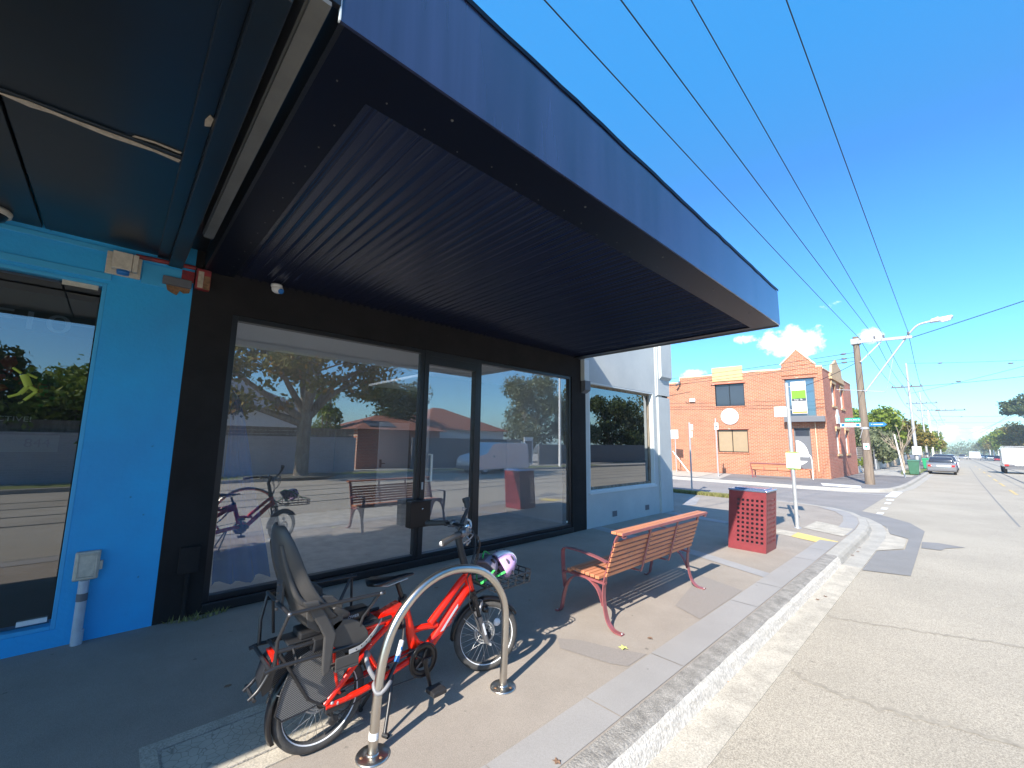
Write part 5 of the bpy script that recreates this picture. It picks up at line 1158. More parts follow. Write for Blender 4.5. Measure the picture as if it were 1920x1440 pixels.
wp=thing('wall_plaque','white shaped plaque on the street front of the brick building','plaque',(OX,33.4,3.4)); MB().prism([(33.0,3.1),(33.9,3.1),(33.95,3.6),(33.7,3.75),(33.6,4.0),(33.3,4.0),(33.2,3.75),(32.95,3.6)],lambda u,v,d:(d,u,v),OX+.0,OX+.06).build('plate',M['sign_white'],wp)
MB().prism([(33.35,3.2),(33.6,3.2),(33.55,3.5),(33.4,3.5)],lambda u,v,d:(d,u,v),OX+.06,OX+.065).build('emblem',M['faint_ink'],wp)
# ================================================================ far bench against the brick wall
b2=thing('street_bench','long dark red slatted bench seen from behind beside the brick building','bench',(-7.2,26.8,-.15))
z0=gz(26.8)
for x in (-8.15,-6.25):
    q=MB(); q.tube([(x,26.75,z0),(x-.03,26.75,z0+.40),(x-.05,26.62,z0+.80)],.01,flat=(.06,.05,(1,0,0))); q.tube([(x,27.2,z0),(x,27.2,z0+.42),(x,26.75,z0+.42)],.01,flat=(.06,.05,(1,0,0))); q.build('end_frame',M['maroon'],b2)
for k in range(4): B((-8.2,26.70-.035*k,z0+.47+.09*k),(-6.2,26.72-.035*k,z0+.54+.09*k)).build('slat',M['slat'],b2)
for k in range(4): B((-8.2,26.80+.1*k,z0+.43),(-6.2,26.88+.1*k,z0+.45)).build('slat',M['slat'],b2)
for x in (-7.55,-6.9): B((x,26.66,z0+.45),(x+.03,26.69,z0+.82)).build('strap',M['maroon'],b2)
B((-8.2,26.56,z0+.80),(-6.2,26.63,z0+.85)).build('top_rail',M['maroon'],b2)
hr=thing('handrail','bent white steel handrail at the door step of the brick building','handrail',(-5.7,28.7,-.17)); MB().tube(smooth([(-6.2,28.8,1.25),(-5.85,28.6,1.22),(-5.62,28.4,.95),(-5.62,28.4,-.17)],4),.025,8).build('rail',M['sign_white'],hr)
# ================================================================ posts and signs
def ppole(name,label,cat,x,y,z,h,r=.03,m='galv',group=None): 
    t=thing(name,label,cat,(x,y,z),group); MB().tube([(x,y,z),(x,y,z+h)],r,12).build('post',M[m],t); return t
st=ppole('stop_pole','pale grey tram stop pole with green banded flag and timetable beyond the red bin','stop pole',-2.42,10.5,0,3.04,.038)
q=MB(); q.box((-2.68,10.47,2.31),(-2.455,10.49,2.53)); bl_=q.build('sign_panel',M['sign_white'],st)
q=MB(); frame_=[(-2.64,2.35),(-2.50,2.49)]; q.box((-2.635,10.464,2.37),(-2.505,10.469,2.382)); q.box((-2.635,10.464,2.458),(-2.505,10.469,2.47)); q.box((-2.635,10.464,2.382),(-2.623,10.469,2.458)); q.box((-2.517,10.464,2.382),(-2.505,10.469,2.458)); q.box((-2.59,10.464,2.39),(-2.55,10.469,2.44)); q.build('symbol',M['faint_ink'],bl_)
q=MB(); q.box((-2.52,10.44,1.22),(-2.27,10.46,1.54)); tt=q.build('timetable',M['timetable'],st,bevel=.004); B((-2.50,10.436,1.24),(-2.29,10.44,1.50)).build('sheet',M['sign_white'],tt); B((-2.51,10.46,1.20),(-2.28,10.50,1.56)).build('case',M['lime'],tt)
fl_=B((-2.345,10.475,2.365),(-2.075,10.50,3.05)).build('stop_flag',M['sign_white'],st,bevel=.004)
for nm,z0_,z1_,m_ in (('green_band',2.69,2.86,'lime'),('dark_band',2.632,2.688,'sign_dark'),('grey_band',2.555,2.628,'sign_grey'),('orange_band',2.378,2.412,'sign_orange')):
    B((-2.335,10.470,z0_),(-2.08,10.476,z1_)).build(nm,M[m_],fl_)
    B((-2.335,10.499,z0_),(-2.08,10.504,z1_)).build(nm,M[m_],fl_)
text('Stop  76',.045,(-2.22,10.467,2.66),(1,0,0),(0,0,1),M['sign_white'],fl_)
for z in (2.45,2.95): MB().tube([(-2.40,10.5,z),(-2.34,10.49,z)],.012,8).build('bracket',M['galv'],st)
q=MB()
for z in (.0,): q.lathe([(.04,.0),(.07,.0),(.07,.012),(.04,.014)],(-2.42,10.5,0),n=16)
q.build('base_plate',M['galv'],st)
a=ppole('parking_sign','white square sign on a braced post at the far left of the brick wall','sign',-12.9,27.3,-.15,2.7,.03); B((-13.18,27.26,2.05),(-12.68,27.28,2.62)).build('panel',M['sign_white'],a); MB().tube([(-13.1,27.3,1.2),(-12.1,27.3,-.1)],.035,8).build('brace',M['sign_white'],a)
a=ppole('parking_sign','two narrow white signs on a post half in shadow beside the grass strip','sign',-6.98,15.99,-.04,2.55,.03); B((-6.95,15.95,2.22),(-6.83,15.97,2.44)).build('panel',M['sign_white'],a); B((-6.95,15.95,1.95),(-6.86,15.97,2.18)).build('panel',M['sign_white'],a)
a=ppole('parking_sign','tall pale post with a small sign in front of the tan lower window','sign',-9.65,25.7,-.14,3.35,.035); B((-9.72,25.66,2.55),(-9.50,25.68,2.95)).build('panel',M['sign_white'],a); B((-9.66,25.64,2.68),(-9.56,25.66,2.78)).build('symbol',M['char_grey'],a)
ws=thing('slanted_post','leaning slim white post on the far corner beyond the utility pole','post',(-2.5,37.4,-.25)); MB().tube([(-2.45,37.4,-.25),(-2.75,37.4,2.5)],.04,8).build('post',M['sign_white'],ws)
# utility pole
PX,PY=-3.09,27.37
up_=thing('utility_pole','weathered timber utility pole with crossarm and curved street lamp at the far corner','utility pole',(PX,PY,-.15))
MB().tube([(PX,PY,-.2),(PX+.0,PY,2.5),(PX+.0,PY,7.3)],[.20,.17,.13],18).build('pole',M['timber_pole'],up_)
q=MB(); q.tube([(-3.25,PY-.16,7.0),(-.98,PY-.16,6.92)],.01,flat=(.10,.13,(0,0,1))); q.tube([(-2.98,PY-.14,5.95),(-2.1,PY-.16,6.86)],.01,flat=(.06,.06,(0,1,0))); q.box((-3.28,PY-.2,6.9),(-2.9,PY+.16,7.18)); ca_=q.build('crossarm',M['pole_white'],up_)
for x in (-2.92,-2.34,-2.0,-1.10): MB().lathe([(.03,0),(.05,.03),(.035,.06),(.05,.09),(.03,.14),(0,.15)],(x,PY-.16,7.05),n=10).build('insulator',M['insulator'],ca_)
q=MB(); q.tube(smooth([(-2.92,PY-.1,4.40),(-2.0,PY-.1,5.75),(-1.25,PY-.1,6.85),(-1.0,PY-.1,7.2),(-.72,PY-.1,7.47),(-.30,PY-.1,7.56)],5),[.045]*25+[.035]*1,10); la=q.build('lamp_arm',M['galv'],up_)
q=MB(); q.prism([(-.34,7.49),(-.30,7.64),(-.12,7.68),(-.08,7.72),(.0,7.67),(.38,7.70),(.45,7.66),(.40,7.56),(.0,7.50)],lambda u,v,d:(u,d,v),PY-.22,PY+.02); q.build('lamp_head',M['galv'],la,bevel=.03)
MB().prism([(-.02,7.50),(.38,7.555),(.33,7.48),(.08,7.44)],lambda u,v,d:(u,d,v),PY-.19,PY-.01).build('lens',M['sign_white'],la,bevel=.02)
q=MB(); q.tube([(-4.04,PY-.15,4.62),(-2.15,PY-.15,4.36)],.018,6); q.tube([(-2.15,PY-.15,4.38),(-2.05,PY-.1,4.6),(-1.75,PY-.1,5.95)],.012,6); q.build('bracket_bar',M['pole_white'],up_)
B((PX-.09,PY-.215,1.55),(PX+.13,PY-.195,1.85)).build('notice',M['sign_white'],up_); B((PX-.02,PY-.222,1.64),(PX+.06,PY-.216,1.74)).build('emblem',M['sign_green'],up_)
q=MB(); q.lathe([(.192,0),(.195,.05),(.19,.10)],(PX,PY,2.55),n=18); q.tube([(PX-.05,PY-.19,2.55),(PX-.20,PY-.15,2.1)],.015,6); q.build('band',M['galv'],up_)
sg=thing('street_name_sign','green street name blade on the left of the timber pole above the blue blade','street sign',(-3.5,PY,3.0)); B((-3.82,PY-.2,2.93),(-3.20,PY-.18,3.12)).build('blade',M['sign_green'],sg); text('DUNCAN St',.13,(-3.51,PY-.203,3.025),(1,0,0),(0,0,1),M['sign_white'],sg,font_sc=(.8,1))
sg=thing('direction_sign','blue and white direction blade on the left of the timber pole under the green blade','street sign',(-3.6,PY,2.75)); B((-4.02,PY-.2,2.66),(-3.20,PY-.18,2.86)).build('blade',M['sign_white'],sg); B((-3.98,PY-.206,2.69),(-3.24,PY-.2,2.83)).build('panel',M['sign_blue'],sg); text('PLAYGROUND',.085,(-3.58,PY-.21,2.76),(1,0,0),(0,0,1),M['sign_white'],sg,font_sc=(.85,1)) if False else MB().box((-3.85,PY-.212,2.74),(-3.38,PY-.206,2.79)).build('lettering',M['sign_white'],sg)
sg=thing('direction_sign','pointed blue direction blade on the right of the timber pole','street sign',(-2.5,PY,2.78)); MB().prism([(-2.88,2.68),(-2.32,2.68),(-2.22,2.77),(-2.32,2.87),(-2.88,2.87)],lambda u,v,d:(u,d,v),PY-.2,PY-.18).build('blade',M['sign_blue'],sg); B((-2.80,PY-.206,2.76),(-2.76,PY-.2,2.80)).build('symbol',M['sign_white'],sg); B((-2.72,PY-.206,2.765),(-2.36,PY-.2,2.79)).build('lettering',M['sign_white'],sg)
# ---- wires
def wire_(pts,label,r=.012,name='overhead_wire',group='overhead wires',sag=0,n=14):
    a,b=Vector(pts[0]),Vector(pts[1]); P=[a.lerp(b,i/n)-Vector((0,0,4*sag*(i/n)*(1-i/n))) for i in range(n+1)]
    return tag(MB().tube(P,r,5).build(name,M['wire']),label,'wire',group)
for i,(x,s1) in enumerate(((-2.92,.35),(-2.34,.4),(-2.0,.1),(-1.10,.0))):
    zn=(7.2,7.35,8.75,9.2)[i]
    wire_([(x,-14,zn),(x,PY-.16,7.18)],'one of the four parallel overhead wires running above the navy awning',.009,group='wires above the awning',sag=(.25,.2,.15,.2)[i])
def lampo(x,y,zb,h,r0,r1,label,arms,m='pole_white'):
    t=thing('power_pole',label,'power pole',(x,y,zb)); MB().tube([(x,y,zb-.1),(x,y,zb+h)],[r0,r1],14).build('pole',M[m],t)
    for z,x0,x1 in arms:
        q=MB(); q.box((x0,y-.06,z-.05),(x1,y+.06,z+.05)); a_=q.build('crossarm',M['insulator'],t)
        q=MB()
        for k in range(4): q.lathe([(.03,0),(.05,.06),(.03,.14)],(x0+.12+(x1-x0-.24)*k/3,y,z+.05),n=8)
        q.build('insulator',M['insulator'],a_)
    return t
lampo(-2.40,50,-.4,9.4,.13,.07,'tall pale power pole with a dark crossarm behind the parked cars',[(6.9,-3.55,-1.5)])
MB_=None
t=thing('pole_notice','white square notice strapped to the tall pale power pole','notice',(-2.35,49.7,1.5)); B((-2.62,49.76,1.05),(-2.05,49.80,1.75)).build('panel',M['sign_white'],t)
lampo(-2.6,74,-.65,9.3,.12,.07,'second pale power pole further down the street',[(7.2,-4.0,-1.1),(6.2,-1.4,1.2)])
lampo(-2.55,92,-.8,8.2,.15,.10,'yellow green tinted power pole beyond the second pale pole',[(7.4,-3.8,-1.2)],'timetable')
lampo(-2.6,140,-1.3,9.5,.14,.1,'distant power pole at the end of the left row',[(8,-4.0,-1.2)])
for i,x in enumerate((-2.92,-2.34,-2.0,-1.10)):
    wire_([(x,PY-.16,7.18),(-3.3+.55*i,50,7.05)],'one of four wires from the timber pole to the pale power pole',.012,group='wires between the poles',sag=.35)
    wire_([(-3.3+.55*i,50,7.05),(-3.8+.85*i,74,6.7)],'one of four wires beyond the pale power pole',.014,group='wires further down the street',sag=.4)
    wire_([(-3.8+.85*i,74,6.7),(-3.6+.75*i,140,6.9)],'one of four distant wires along the street',.016,group='distant street wires',sag=.5)
wire_([(-1.0,PY-.16,6.88),(10.5,21.5,9.2)],'thick span wire rising from the timber pole crossarm to the right edge',.016,name='span_wire',sag=.1)
wire_([(-2.45,50,9.0),(12,50,8.25)],'thin tram span wire crossing the street from the top of the pale pole',.014,name='span_wire',sag=.25)
wire_([(-1.6,50,6.9),(12,50,8.1)],'tram span wire climbing from the pale pole crossarm to the right',.018,name='span_wire',sag=.25)
wire_([(-2.4,50,6.3),(10,46,9.4)],'slanting stay wire above the parked sedan',.012,name='span_wire',sag=.2)
wire_([(4.3,8,5.6),(4.3,160,5.3)],'tram contact wire above the right hand lane',.016,name='tram_wire',sag=.2)
wire_([(8.0,30,7.0),(2.4,160,5.2)],'tram contact wire slanting from the right edge',.016,name='tram_wire',sag=.3)
for k,(y,z) in enumerate(((88,6.4),(120,6.8),(150,6.6),(190,6.8))): wire_([(-3,y,z),(12,y,z+.1)],'one of the distant span wires across the street',.016,name='span_wire',group='distant span wires',sag=.4)
for y,x,z in ((50,-.3,8.75),(50,3.5,8.25),(50,.6,7.1),(88,.9,6.1)): 
    tag(MB().ball((x,y,z),(.16,.06,.06),8,6).build('wire_insulator',M['insulator']),'small dark strain insulator threaded on a span wire','insulator','insulators on the span wires')
for i,z in enumerate((6.5,6.25,6.05)):
    wire_([(-26,26.5,(6.0,5.75,5.6)[i]),(PX-.1,PY,z)],'one of three service wires along the side street to the timber pole',.012,group='side street service wires',sag=.25)
    tag(MB().ball((PX-.55,PY-.02,z-.02),(.14,.05,.05),8,6).build('wire_insulator',M['insulator']),'dark strain insulator where a side street wire meets the timber pole','insulator','insulators at the timber pole')
wire_([(-26,25.8,4.95),(-12.3,28.4,5.85)],'dark service cable reaching the parapet of the brick building',.02,sag=.1)
wire_([(PX,PY,6.0),(-6.0,28.5,5.0)],'service cable dropping from the timber pole to the brick building',.014,sag=.1)
# ================================================================ vehicles
CM={}
def paint(n,c,**k): 
    if n not in CM: CM[n]=mat(n,c,.25,.2,spec=.6,coat=.6,**k)
    return CM[n]
mk('lamp_red',(.60,.02,.02),.25); mk('plate_white',(.7,.7,.68),.5)
def car(name,label,x,y,zr,prof,L,Wd,col,glassz,heading=1,van=False,group=None,hood=None):
    """prof: side outline of the body (s along the length from the rear, z), glassz: greenhouse outline"""
    t=thing(name,label,'car' if not van else 'van',(x,y,zr),group,rz=0 if heading>0 else math.pi)
    F=lambda s,z,w_: (w_,s-L/2,z)
    def loft(poly,w0,w1,zmid):
        "extrude sideways with rounded tumblehome"
        q=MB(); n=len(poly); secs=[]
        for w_,k in ((-w0,.93),(-w1,1.0),(w1,1.0),(w0,.93)):
            pass
        cz=sum(p[1] for p in poly)/n; cs_=sum(p[0] for p in poly)/n
        V=[]
        for w_,k in ((-w0,.90),(-(w0-.03),.96),(-(w0-.12),1.0),((w0-.12),1.0),((w0-.03),.96),(w0,.90)):
            for s,z in poly:
                ww=w_*(1- w1*max(0,(z-zmid))); V.append(F(cs_+(s-cs_)*(1-(1-k)*.25),cz+(z-cz)*(1-(1-k)*.45),ww))
        fs=[(i*n+j,i*n+(j+1)%n,(i+1)*n+(j+1)%n,(i+1)*n+j) for i in range(5) for j in range(n)]
        q.add(V,fs,True); q.add(V[:n],[tuple(range(n))]); q.add(V[-n:],[tuple(range(n-1,-1,-1))]); return q
    body=loft(prof,Wd/2,.05,.5).build('body',col,t,local=True)
    if glassz:
        loft(glassz,Wd/2-.09,.35,.85).build('cabin_glass',M['win_dark'],t,local=True)
        zt=max(p[1] for p in glassz); ss=[p[0] for p in glassz if p[1]>zt-.06]
        q=MB(); w_=(Wd/2-.09)*(1-.35*(zt-.85)); q.box((-w_+.02,min(ss)-L/2-.03,zt-.035),(w_-.02,max(ss)-L/2+.03,zt+.012)); 
        for s in (-1,1):
            g0=min(p[0] for p in glassz)-L/2; g1=max(p[0] for p in glassz)-L/2; zb_=min(p[1] for p in glassz)
            wb_=(Wd/2-.09)
            q.tube([(s*wb_,g0+.02,zb_),(s*(w_),min(ss)-L/2,zt-.02)],.035,6); q.tube([(s*wb_,g1-.02,zb_),(s*w_,max(ss)-L/2,zt-.02)],.03,6); q.tube([(s*(wb_),(g0+g1)/2,zb_),(s*w_,(g0+g1)/2-.05,zt-.02)],.03,6)
        q.build('roof',col,t,local=True,bevel=.015)
    for sx in (-1,1):
        for sy in (.78,L-.85):
            Mx=Matrix.Translation((sx*(Wd/2-.11),sy-L/2,.31))
            q=MB().lathe([(.18,-.09),(.29,-.09),(.315,-.06),(.315,.06),(.29,.09),(.18,.09)],(0,0,0),(1,0,0),20).xf(Mx); wh=q.build('wheel',M['rubber'],t,local=True)
            q=MB().lathe([(0,.07),(.17,.075),(.19,.088)],(0,0,0),(sx,0,0),16).xf(Mx); rm_=q.build('rim',M['galv'],wh,local=True)
    zl=.72 if not van else .85
    for s in (-1,1):
        q=MB(); q.box((s*(Wd/2-.10)-.19 if s>0 else -(Wd/2-.10)-.0,-L/2-.012,zl-.07),((Wd/2-.08) if s>0 else -(Wd/2-.10)+.19,-L/2+.06,zl+.08)); q.build('tail_light',M['lamp_red'],t,local=True,bevel=.01)
        q=MB(); q.box((s*(Wd/2-.35)-.16,L/2-.08,.60),(s*(Wd/2-.35)+.16,L/2+.005,.74)); q.build('headlight',M['sign_white'],t,local=True,bevel=.01)
        q=MB(); q.box((s*(Wd/2+.02)-.07,L*.16,.95),(s*(Wd/2+.02)+.07,L*.16+.08,1.07)); q.build('mirror',col,t,local=True,bevel=.01)
    q=MB(); q.box((-Wd/2+.05,-L/2-.05,.30),(Wd/2-.05,-L/2+.1,.50)); q.box((-Wd/2+.05,L/2-.1,.28),(Wd/2-.05,L/2+.04,.48)); q.build('bumper',M['char_grey'],t,local=True,bevel=.03)
    q=MB(); q.box((-.26,-L/2-.02,zl-.06),(.26,-L/2+.01,zl+.06)); q.build('number_plate',M['plate_white'],t,local=True)
    return t
SED=[(0,.38),(.02,.62),(.06,.90),(.25,.96),(1.0,.98),(3.0,.92),(4.1,.80),(4.5,.66),(4.58,.45),(4.5,.25),(.1,.25)]
SEDG=[(.75,.93),(1.25,1.36),(1.55,1.42),(2.5,1.43),(2.8,1.36),(3.4,.90)]
SUV=[(0,.40),(.02,1.0),(.08,1.05),(3.2,1.0),(4.3,.88),(4.55,.7),(4.6,.4),(4.5,.28),(.1,.28)]
SUVG=[(.05,1.0),(.35,1.55),(.6,1.62),(2.4,1.62),(2.7,1.55),(3.3,.98)]
VAN=[(0,.35),(.02,1.2),(.10,1.72),(.25,1.80),(2.7,1.80),(3.0,1.72),(3.5,1.15),(4.2,1.0),(4.38,.75),(4.4,.4),(4.3,.25),(.1,.25)]
zr=lambda y:-.13+gz(y)
silver=paint('paint_silver',(.20,.205,.21)); dblue=paint('paint_dark_blue',(.04,.06,.12)); white=paint('paint_white',(.78,.78,.77)); redp=paint('paint_red',(.45,.03,.03)); grey=paint('paint_grey',(.22,.23,.24))
car('parked_sedan','silver sedan parked at the kerb beside the green wheelie bin, nearest of the parked row',-1.0,51.8,zr(51.8),SED,4.6,1.74,silver,SEDG)
car('parked_suv','dark blue car parked directly ahead of the silver sedan',-.95,58.5,zr(58.5),SUV,4.6,1.80,dblue,SUVG)
car('parked_hatchback','white car parked third in the left row',-.85,65.5,zr(65.5),SED,4.5,1.74,white,SEDG)
car('parked_hatchback','light grey car parked further along the left row',-.85,74,zr(74),SUV,4.5,1.76,grey,SUVG)
car('moving_car','dark grey car coming down the middle of the distant road',1.2,200,zr(200),SUV,4.5,1.9,grey,SUVG,heading=-1)
car('moving_truck','white truck approaching behind the dark car in the distance',3.9,205,zr(205),[(a,b*1.4) for a,b in VAN],4.4,2.6,white,None,heading=-1,van=True)
car('parked_sedan','white sedan parked by the right verge in the distance',7.9,222,zr(222),SED,4.6,1.9,white,SEDG,heading=-1)
car('parked_hatchback','red car parked by the right verge just left of the white utility truck',7.5,172,zr(172),SED,4.2,1.8,redp,SEDG,heading=-1)
car('parked_sedan','silver car parked far along the right kerb behind the white sedan',8.0,245,zr(245),SED,4.6,1.8,silver,SEDG,heading=-1)
car('parked_suv','pale car furthest along the right verge',7.6,285,zr(285),SUV,4.6,1.9,white,SUVG,heading=-1)
# white utility truck with a box canopy, driving away on the right
ut=thing('utility_truck','white utility truck with a tall smooth box body driving away at the right edge','truck',(3.75,62,zr(62)))
zz=zr(62)
q=MB(); q.prism([(2.80,.95),(2.78,2.25),(2.9,2.38),(4.6,2.38),(4.72,2.25),(4.70,.95)],lambda u,v,d:(u,d,v+zz),59.5,62.2); q.build('box_body',white,ut,bevel=.05)
q=MB(); q.prism([(59.5,.62),(59.5,.95),(64.6,1.0),(64.7,.6)],lambda u,v,d:(d,u,v+zz),2.85,4.65); q.prism([(62.3,.95),(62.4,1.7),(63.8,1.7),(64.5,1.05),(64.6,.9)],lambda u,v,d:(d,u,v+zz),2.95,4.55); q.build('cab',white,ut,bevel=.04)
q=MB(); q.box((2.9,59.45,.45+zz),(4.6,59.6,.62+zz)); q.box((2.88,59.48,.62+zz),(4.62,59.52,.92+zz)); q.build('rear_bumper',M['char_grey'],ut,bevel=.02)
for s in (2.9,4.35): B((s,59.42,.72+zz),(s+.25,59.48,.9+zz)).build('tail_light',M['lamp_red'],ut)
B((3.5,59.43,.75+zz),(4.0,59.47,.88+zz)).build('number_plate',M['plate_white'],ut)
for sx in (2.95,4.55):
    for sy in (60.4,63.8): MB().lathe([(0,-.1),(.3,-.11),(.36,-.07),(.36,.07),(.3,.11),(0,.1)],(sx,sy,.36+zz),(1,0,0),20).build('wheel',M['rubber'],ut)
q=MB(); 
for y in (59.9,61.6): q.tube([(2.9,y,2.38+zz),(2.9,y,2.5+zz),(4.6,y,2.5+zz),(4.6,y,2.38+zz)],.03,6)
q.build('roof_rack',M['pole_white'],ut)
# ---- wheelie bins
def wbin(label,x,y,col,h=1.08):
    z=gz(y); t=thing('wheelie_bin',label,'wheelie bin',(x,y,z))
    q=MB(); q.add([(x-.24,y-.25,z+.04),(x+.24,y-.25,z+.04),(x+.24,y+.25,z+.04),(x-.24,y+.25,z+.04),(x-.32,y-.33,z+h-.1),(x+.32,y-.33,z+h-.1),(x+.32,y+.36,z+h-.1),(x-.32,y+.36,z+h-.1)],[(0,3,2,1),(4,5,6,7),(0,1,5,4),(1,2,6,5),(2,3,7,6),(3,0,4,7)]); q.build('body',col,t,bevel=.03)
    q=MB(); q.prism([(y-.37,z+h-.1),(y-.35,z+h-.05),(y+.1,z+h),(y+.38,z+h-.03),(y+.38,z+h-.1)],lambda u,v,d:(d,u,v),x-.34,x+.34); q.build('lid',col,t,bevel=.015)
    for s in (-1,1): MB().lathe([(0,-.03),(.1,-.03),(.1,.03),(0,.03)],(x+s*.26,y+.24,z+.1),(1,0,0),14).build('wheel',M['rubber'],t)
    return t
mk('bin_green',(.05,.16,.10),.5,var=.2,vs=3); mk('bin_lid_green',(.02,.32,.14),.5)
wbin('dark green wheelie bin at the kerb just left of the silver sedan',-2.28,43.0,M['bin_green'])
wbin('bright green lidded wheelie bin further back beside the parked cars',-2.2,60.0,M['bin_lid_green'])
# ================================================================ trees
def trunk(b,p0,p1,r0,r1,n=10,wob=.1,seed=0):
    rg=random.Random(seed); a,c=Vector(p0),Vector(p1); P=[a]+[a.lerp(c,k/4)+Vector((rg.uniform(-wob,wob),rg.uniform(-wob,wob),0)) for k in (1,2,3)]+[c]
    b.tube(smooth(P,3),[r0+(r1-r0)*i/12 for i in range(13)],n); return b
def tree(name,label,x,y,h,cr,leafm,nl,size,seed=1,th=None,tr=.18,barkm='bark',group=None,z=None,clumps=9,squash=.8,cat='tree'):
    z=gz(y) if z is None else z; th=h*.35 if th is None else th
    t=thing(name,label,cat,(x,y,z),group); rg=random.Random(seed); b=MB(); trunk(b,(x,y,z-.1),(x+rg.uniform(-.2,.2),y+rg.uniform(-.2,.2),z+th),tr,tr*.7,10,.08,seed)
    cl_=[((x,y,z+th+(h-th)*.45),(cr*.55,cr*.55,(h-th)*.42))]
    for k in range(clumps):
        a=6.283*k/clumps+rg.uniform(-.3,.3); rr_=cr*rg.uniform(.45,.75); hh=z+th+(h-th)*rg.uniform(.15,.85)
        c=(x+rr_*math.cos(a),y+rr_*math.sin(a),hh); s=cr*rg.uniform(.28,.45); cl_.append((c,(s,s,s*squash)))
        trunk(b,(x,y,z+th*.9),(x+rr_*.8*math.cos(a),y+rr_*.8*math.sin(a),hh),tr*.45,tr*.12,6,.12,seed+k)
    b.build('trunk',M[barkm],t); leaves('crown',cl_,nl,size,M[leafm],t,seed); return t
# left side of the street, beyond the brick building
tree('clipped_tree','dense rounded green tree behind the white front wall past the brick building',-6.6,62,6.4,3.1,'lf_green',9000,.20,3,th=1.8,clumps=14,squash=.95)
tree('shrub_tree','grey green bushy tree overhanging the garden fence beside the clipped tree',-6.0,53,3.9,2.6,'lf_olive',7000,.16,4,th=.8,clumps=12)
tree('shrub_tree','grey green bush behind the dark gate left of the parked sedan',-5.9,61,4.0,2.4,'lf_olive',4500,.17,14,th=.8,clumps=10)
tree('shrub_tree','small dark green tree just past the end of the brick building',-7.0,44,3.4,1.4,'lf_dark',2500,.12,5,th=1.0)
bt=thing('bare_tree','pale bare young street tree with forked branches near the leaning white post','tree',(-3.2,46,gz(46))); b=MB(); rg=random.Random(4)
trunk(b,(-3.0,46,gz(46)),(-3.05,46,1.1),.09,.07,8,.05,1)
for k in range(9):
    a=k*.8; e=(-3.05+rg.uniform(-1.3,1.1),46+rg.uniform(-.8,.8),rg.uniform(2.0,3.6)); trunk(b,(-3.05,46,.9+.05*k),e,.05,.015,6,.12,k)
    trunk(b,tuple(.6*e[i]+.4*(-3.05,46,1.0)[i] for i in range(3)),(e[0]+rg.uniform(-.7,.7),e[1]+rg.uniform(-.4,.4),e[2]+rg.uniform(.1,.7)),.025,.008,5,.06,k+20)
b.build('branches',M['bark_pale'],bt)
row=[(-4.2,70,'lf_autumn',5.5),(-4.0,80,'lf_autumn',6.0),(-4.1,95,'lf_green',6.5),(-4.0,108,'lf_green',6.5),(-4.0,124,'lf_autumn',7),(-4.0,142,'lf_green',7),(-4.2,165,'lf_green',7),(-4.2,190,'lf_autumn',7.5),(-4.4,225,'lf_green',8)]
for i,(x,y,m_,h) in enumerate(row): tree('street_tree','one of the autumn tinted plane trees in a row along the left kerb',x-.6,y,h+.2,3.0,m_,4200,.22,20+i,th=2.0,group='street trees along the left kerb')
row=[(12.6,172,'lf_autumn',9.5),(12.2,186,'lf_green',9.2),(12.6,200,'lf_autumn',10.4),(12.2,216,'lf_green',9.6),(12.4,234,'lf_autumn',10.4),(12.2,254,'lf_green',10),(12.4,280,'lf_autumn',10),(12,310,'lf_green',10),(12.2,350,'lf_far',10),(12,400,'lf_far',10)]
for i,(x,y,m_,h) in enumerate(row): tree('street_tree','one of the autumn tinted plane trees in a row along the right kerb',x,y,h,4.8,m_,5200,.30,40+i,th=3.0,tr=.25,group='street trees along the right kerb',clumps=13)
tree('gum_tree','dark open crowned tree leaning into the right edge above the white truck',13.0,160,17.5,5.2,'lf_dark',5000,.34,60,th=10.5,clumps=10,squash=.5,tr=.3)
# distant woodland ridge closing the street
cl_=[((rx,470+12*math.sin(rx),gz(470)+3+2*math.sin(rx*.13)),(11,10,6+2.*math.sin(rx*.31))) for rx in range(-160,170,8)]
o=leaves('distant_woodland',cl_,40000,.62,M['lf_far'],None,77); o['kind']='stuff'
for i in range(4):
    y=190+i*26; t=thing('verge_post','one of the short white posts along the right verge','post',(9.6,y,gz(y)),'white posts on the right verge'); MB().tube([(9.6,y,gz(y)),(9.6,y,gz(y)+3.6)],.13,8).build('post',M['sign_white'],t)
# ================================================================ garden walls past the brick building
gw=thing('garden_wall','low white rendered wall continuing past the brick building','wall',(-5.3,43,-.3))
q=MB(); q.box((-5.5,39.8,-.6),(-5.3,47.5,.62)); q.box((-5.52,40.0,1.0),(-5.28,41.6,1.55)); q.box((-5.5,40.2,.62),(-5.3,40.6,1.0)); q.build('wall',M['white_paint'],gw)
gf=thing('slat_fence','pale timber slat fence standing on the low white wall','fence',(-5.4,47,.6)); q=MB()
for k in range(6): q.box((-5.44,42.2,.66+.17*k),(-5.38,50.6,.79+.17*k))
q.build('slats',M['bark_pale'],gf); q=MB(); 
for y in (42.2,46.4,50.5): q.box((-5.5,y,.2),(-5.44,y+.1,1.7))
q.build('post',M['bark_pale'],gf)
gg=thing('grey_gate','dark grey sheet gate beside the pale slat fence','gate',(-5.3,54,-.3)); q=MB(); q.box((-5.3,50.8,-.5),(-5.22,58.5,1.65)); q.build('panel',M['char_grey'],gg); q=MB(); q.box((-5.22,50.8,-.4),(-5.16,58.5,.55)); q.build('lower_panel',M['galv'],gg)
gw=thing('garden_wall','cream rendered wall with dark openings further along the left footpath','wall',(-5.3,66,-.5))
q=MB(); q.box((-5.5,59.0,-.9),(-5.3,63,1.4)); q.box((-5.5,65,-.9),(-5.3,84,1.2)); q.build('wall',M['coping'],gw)
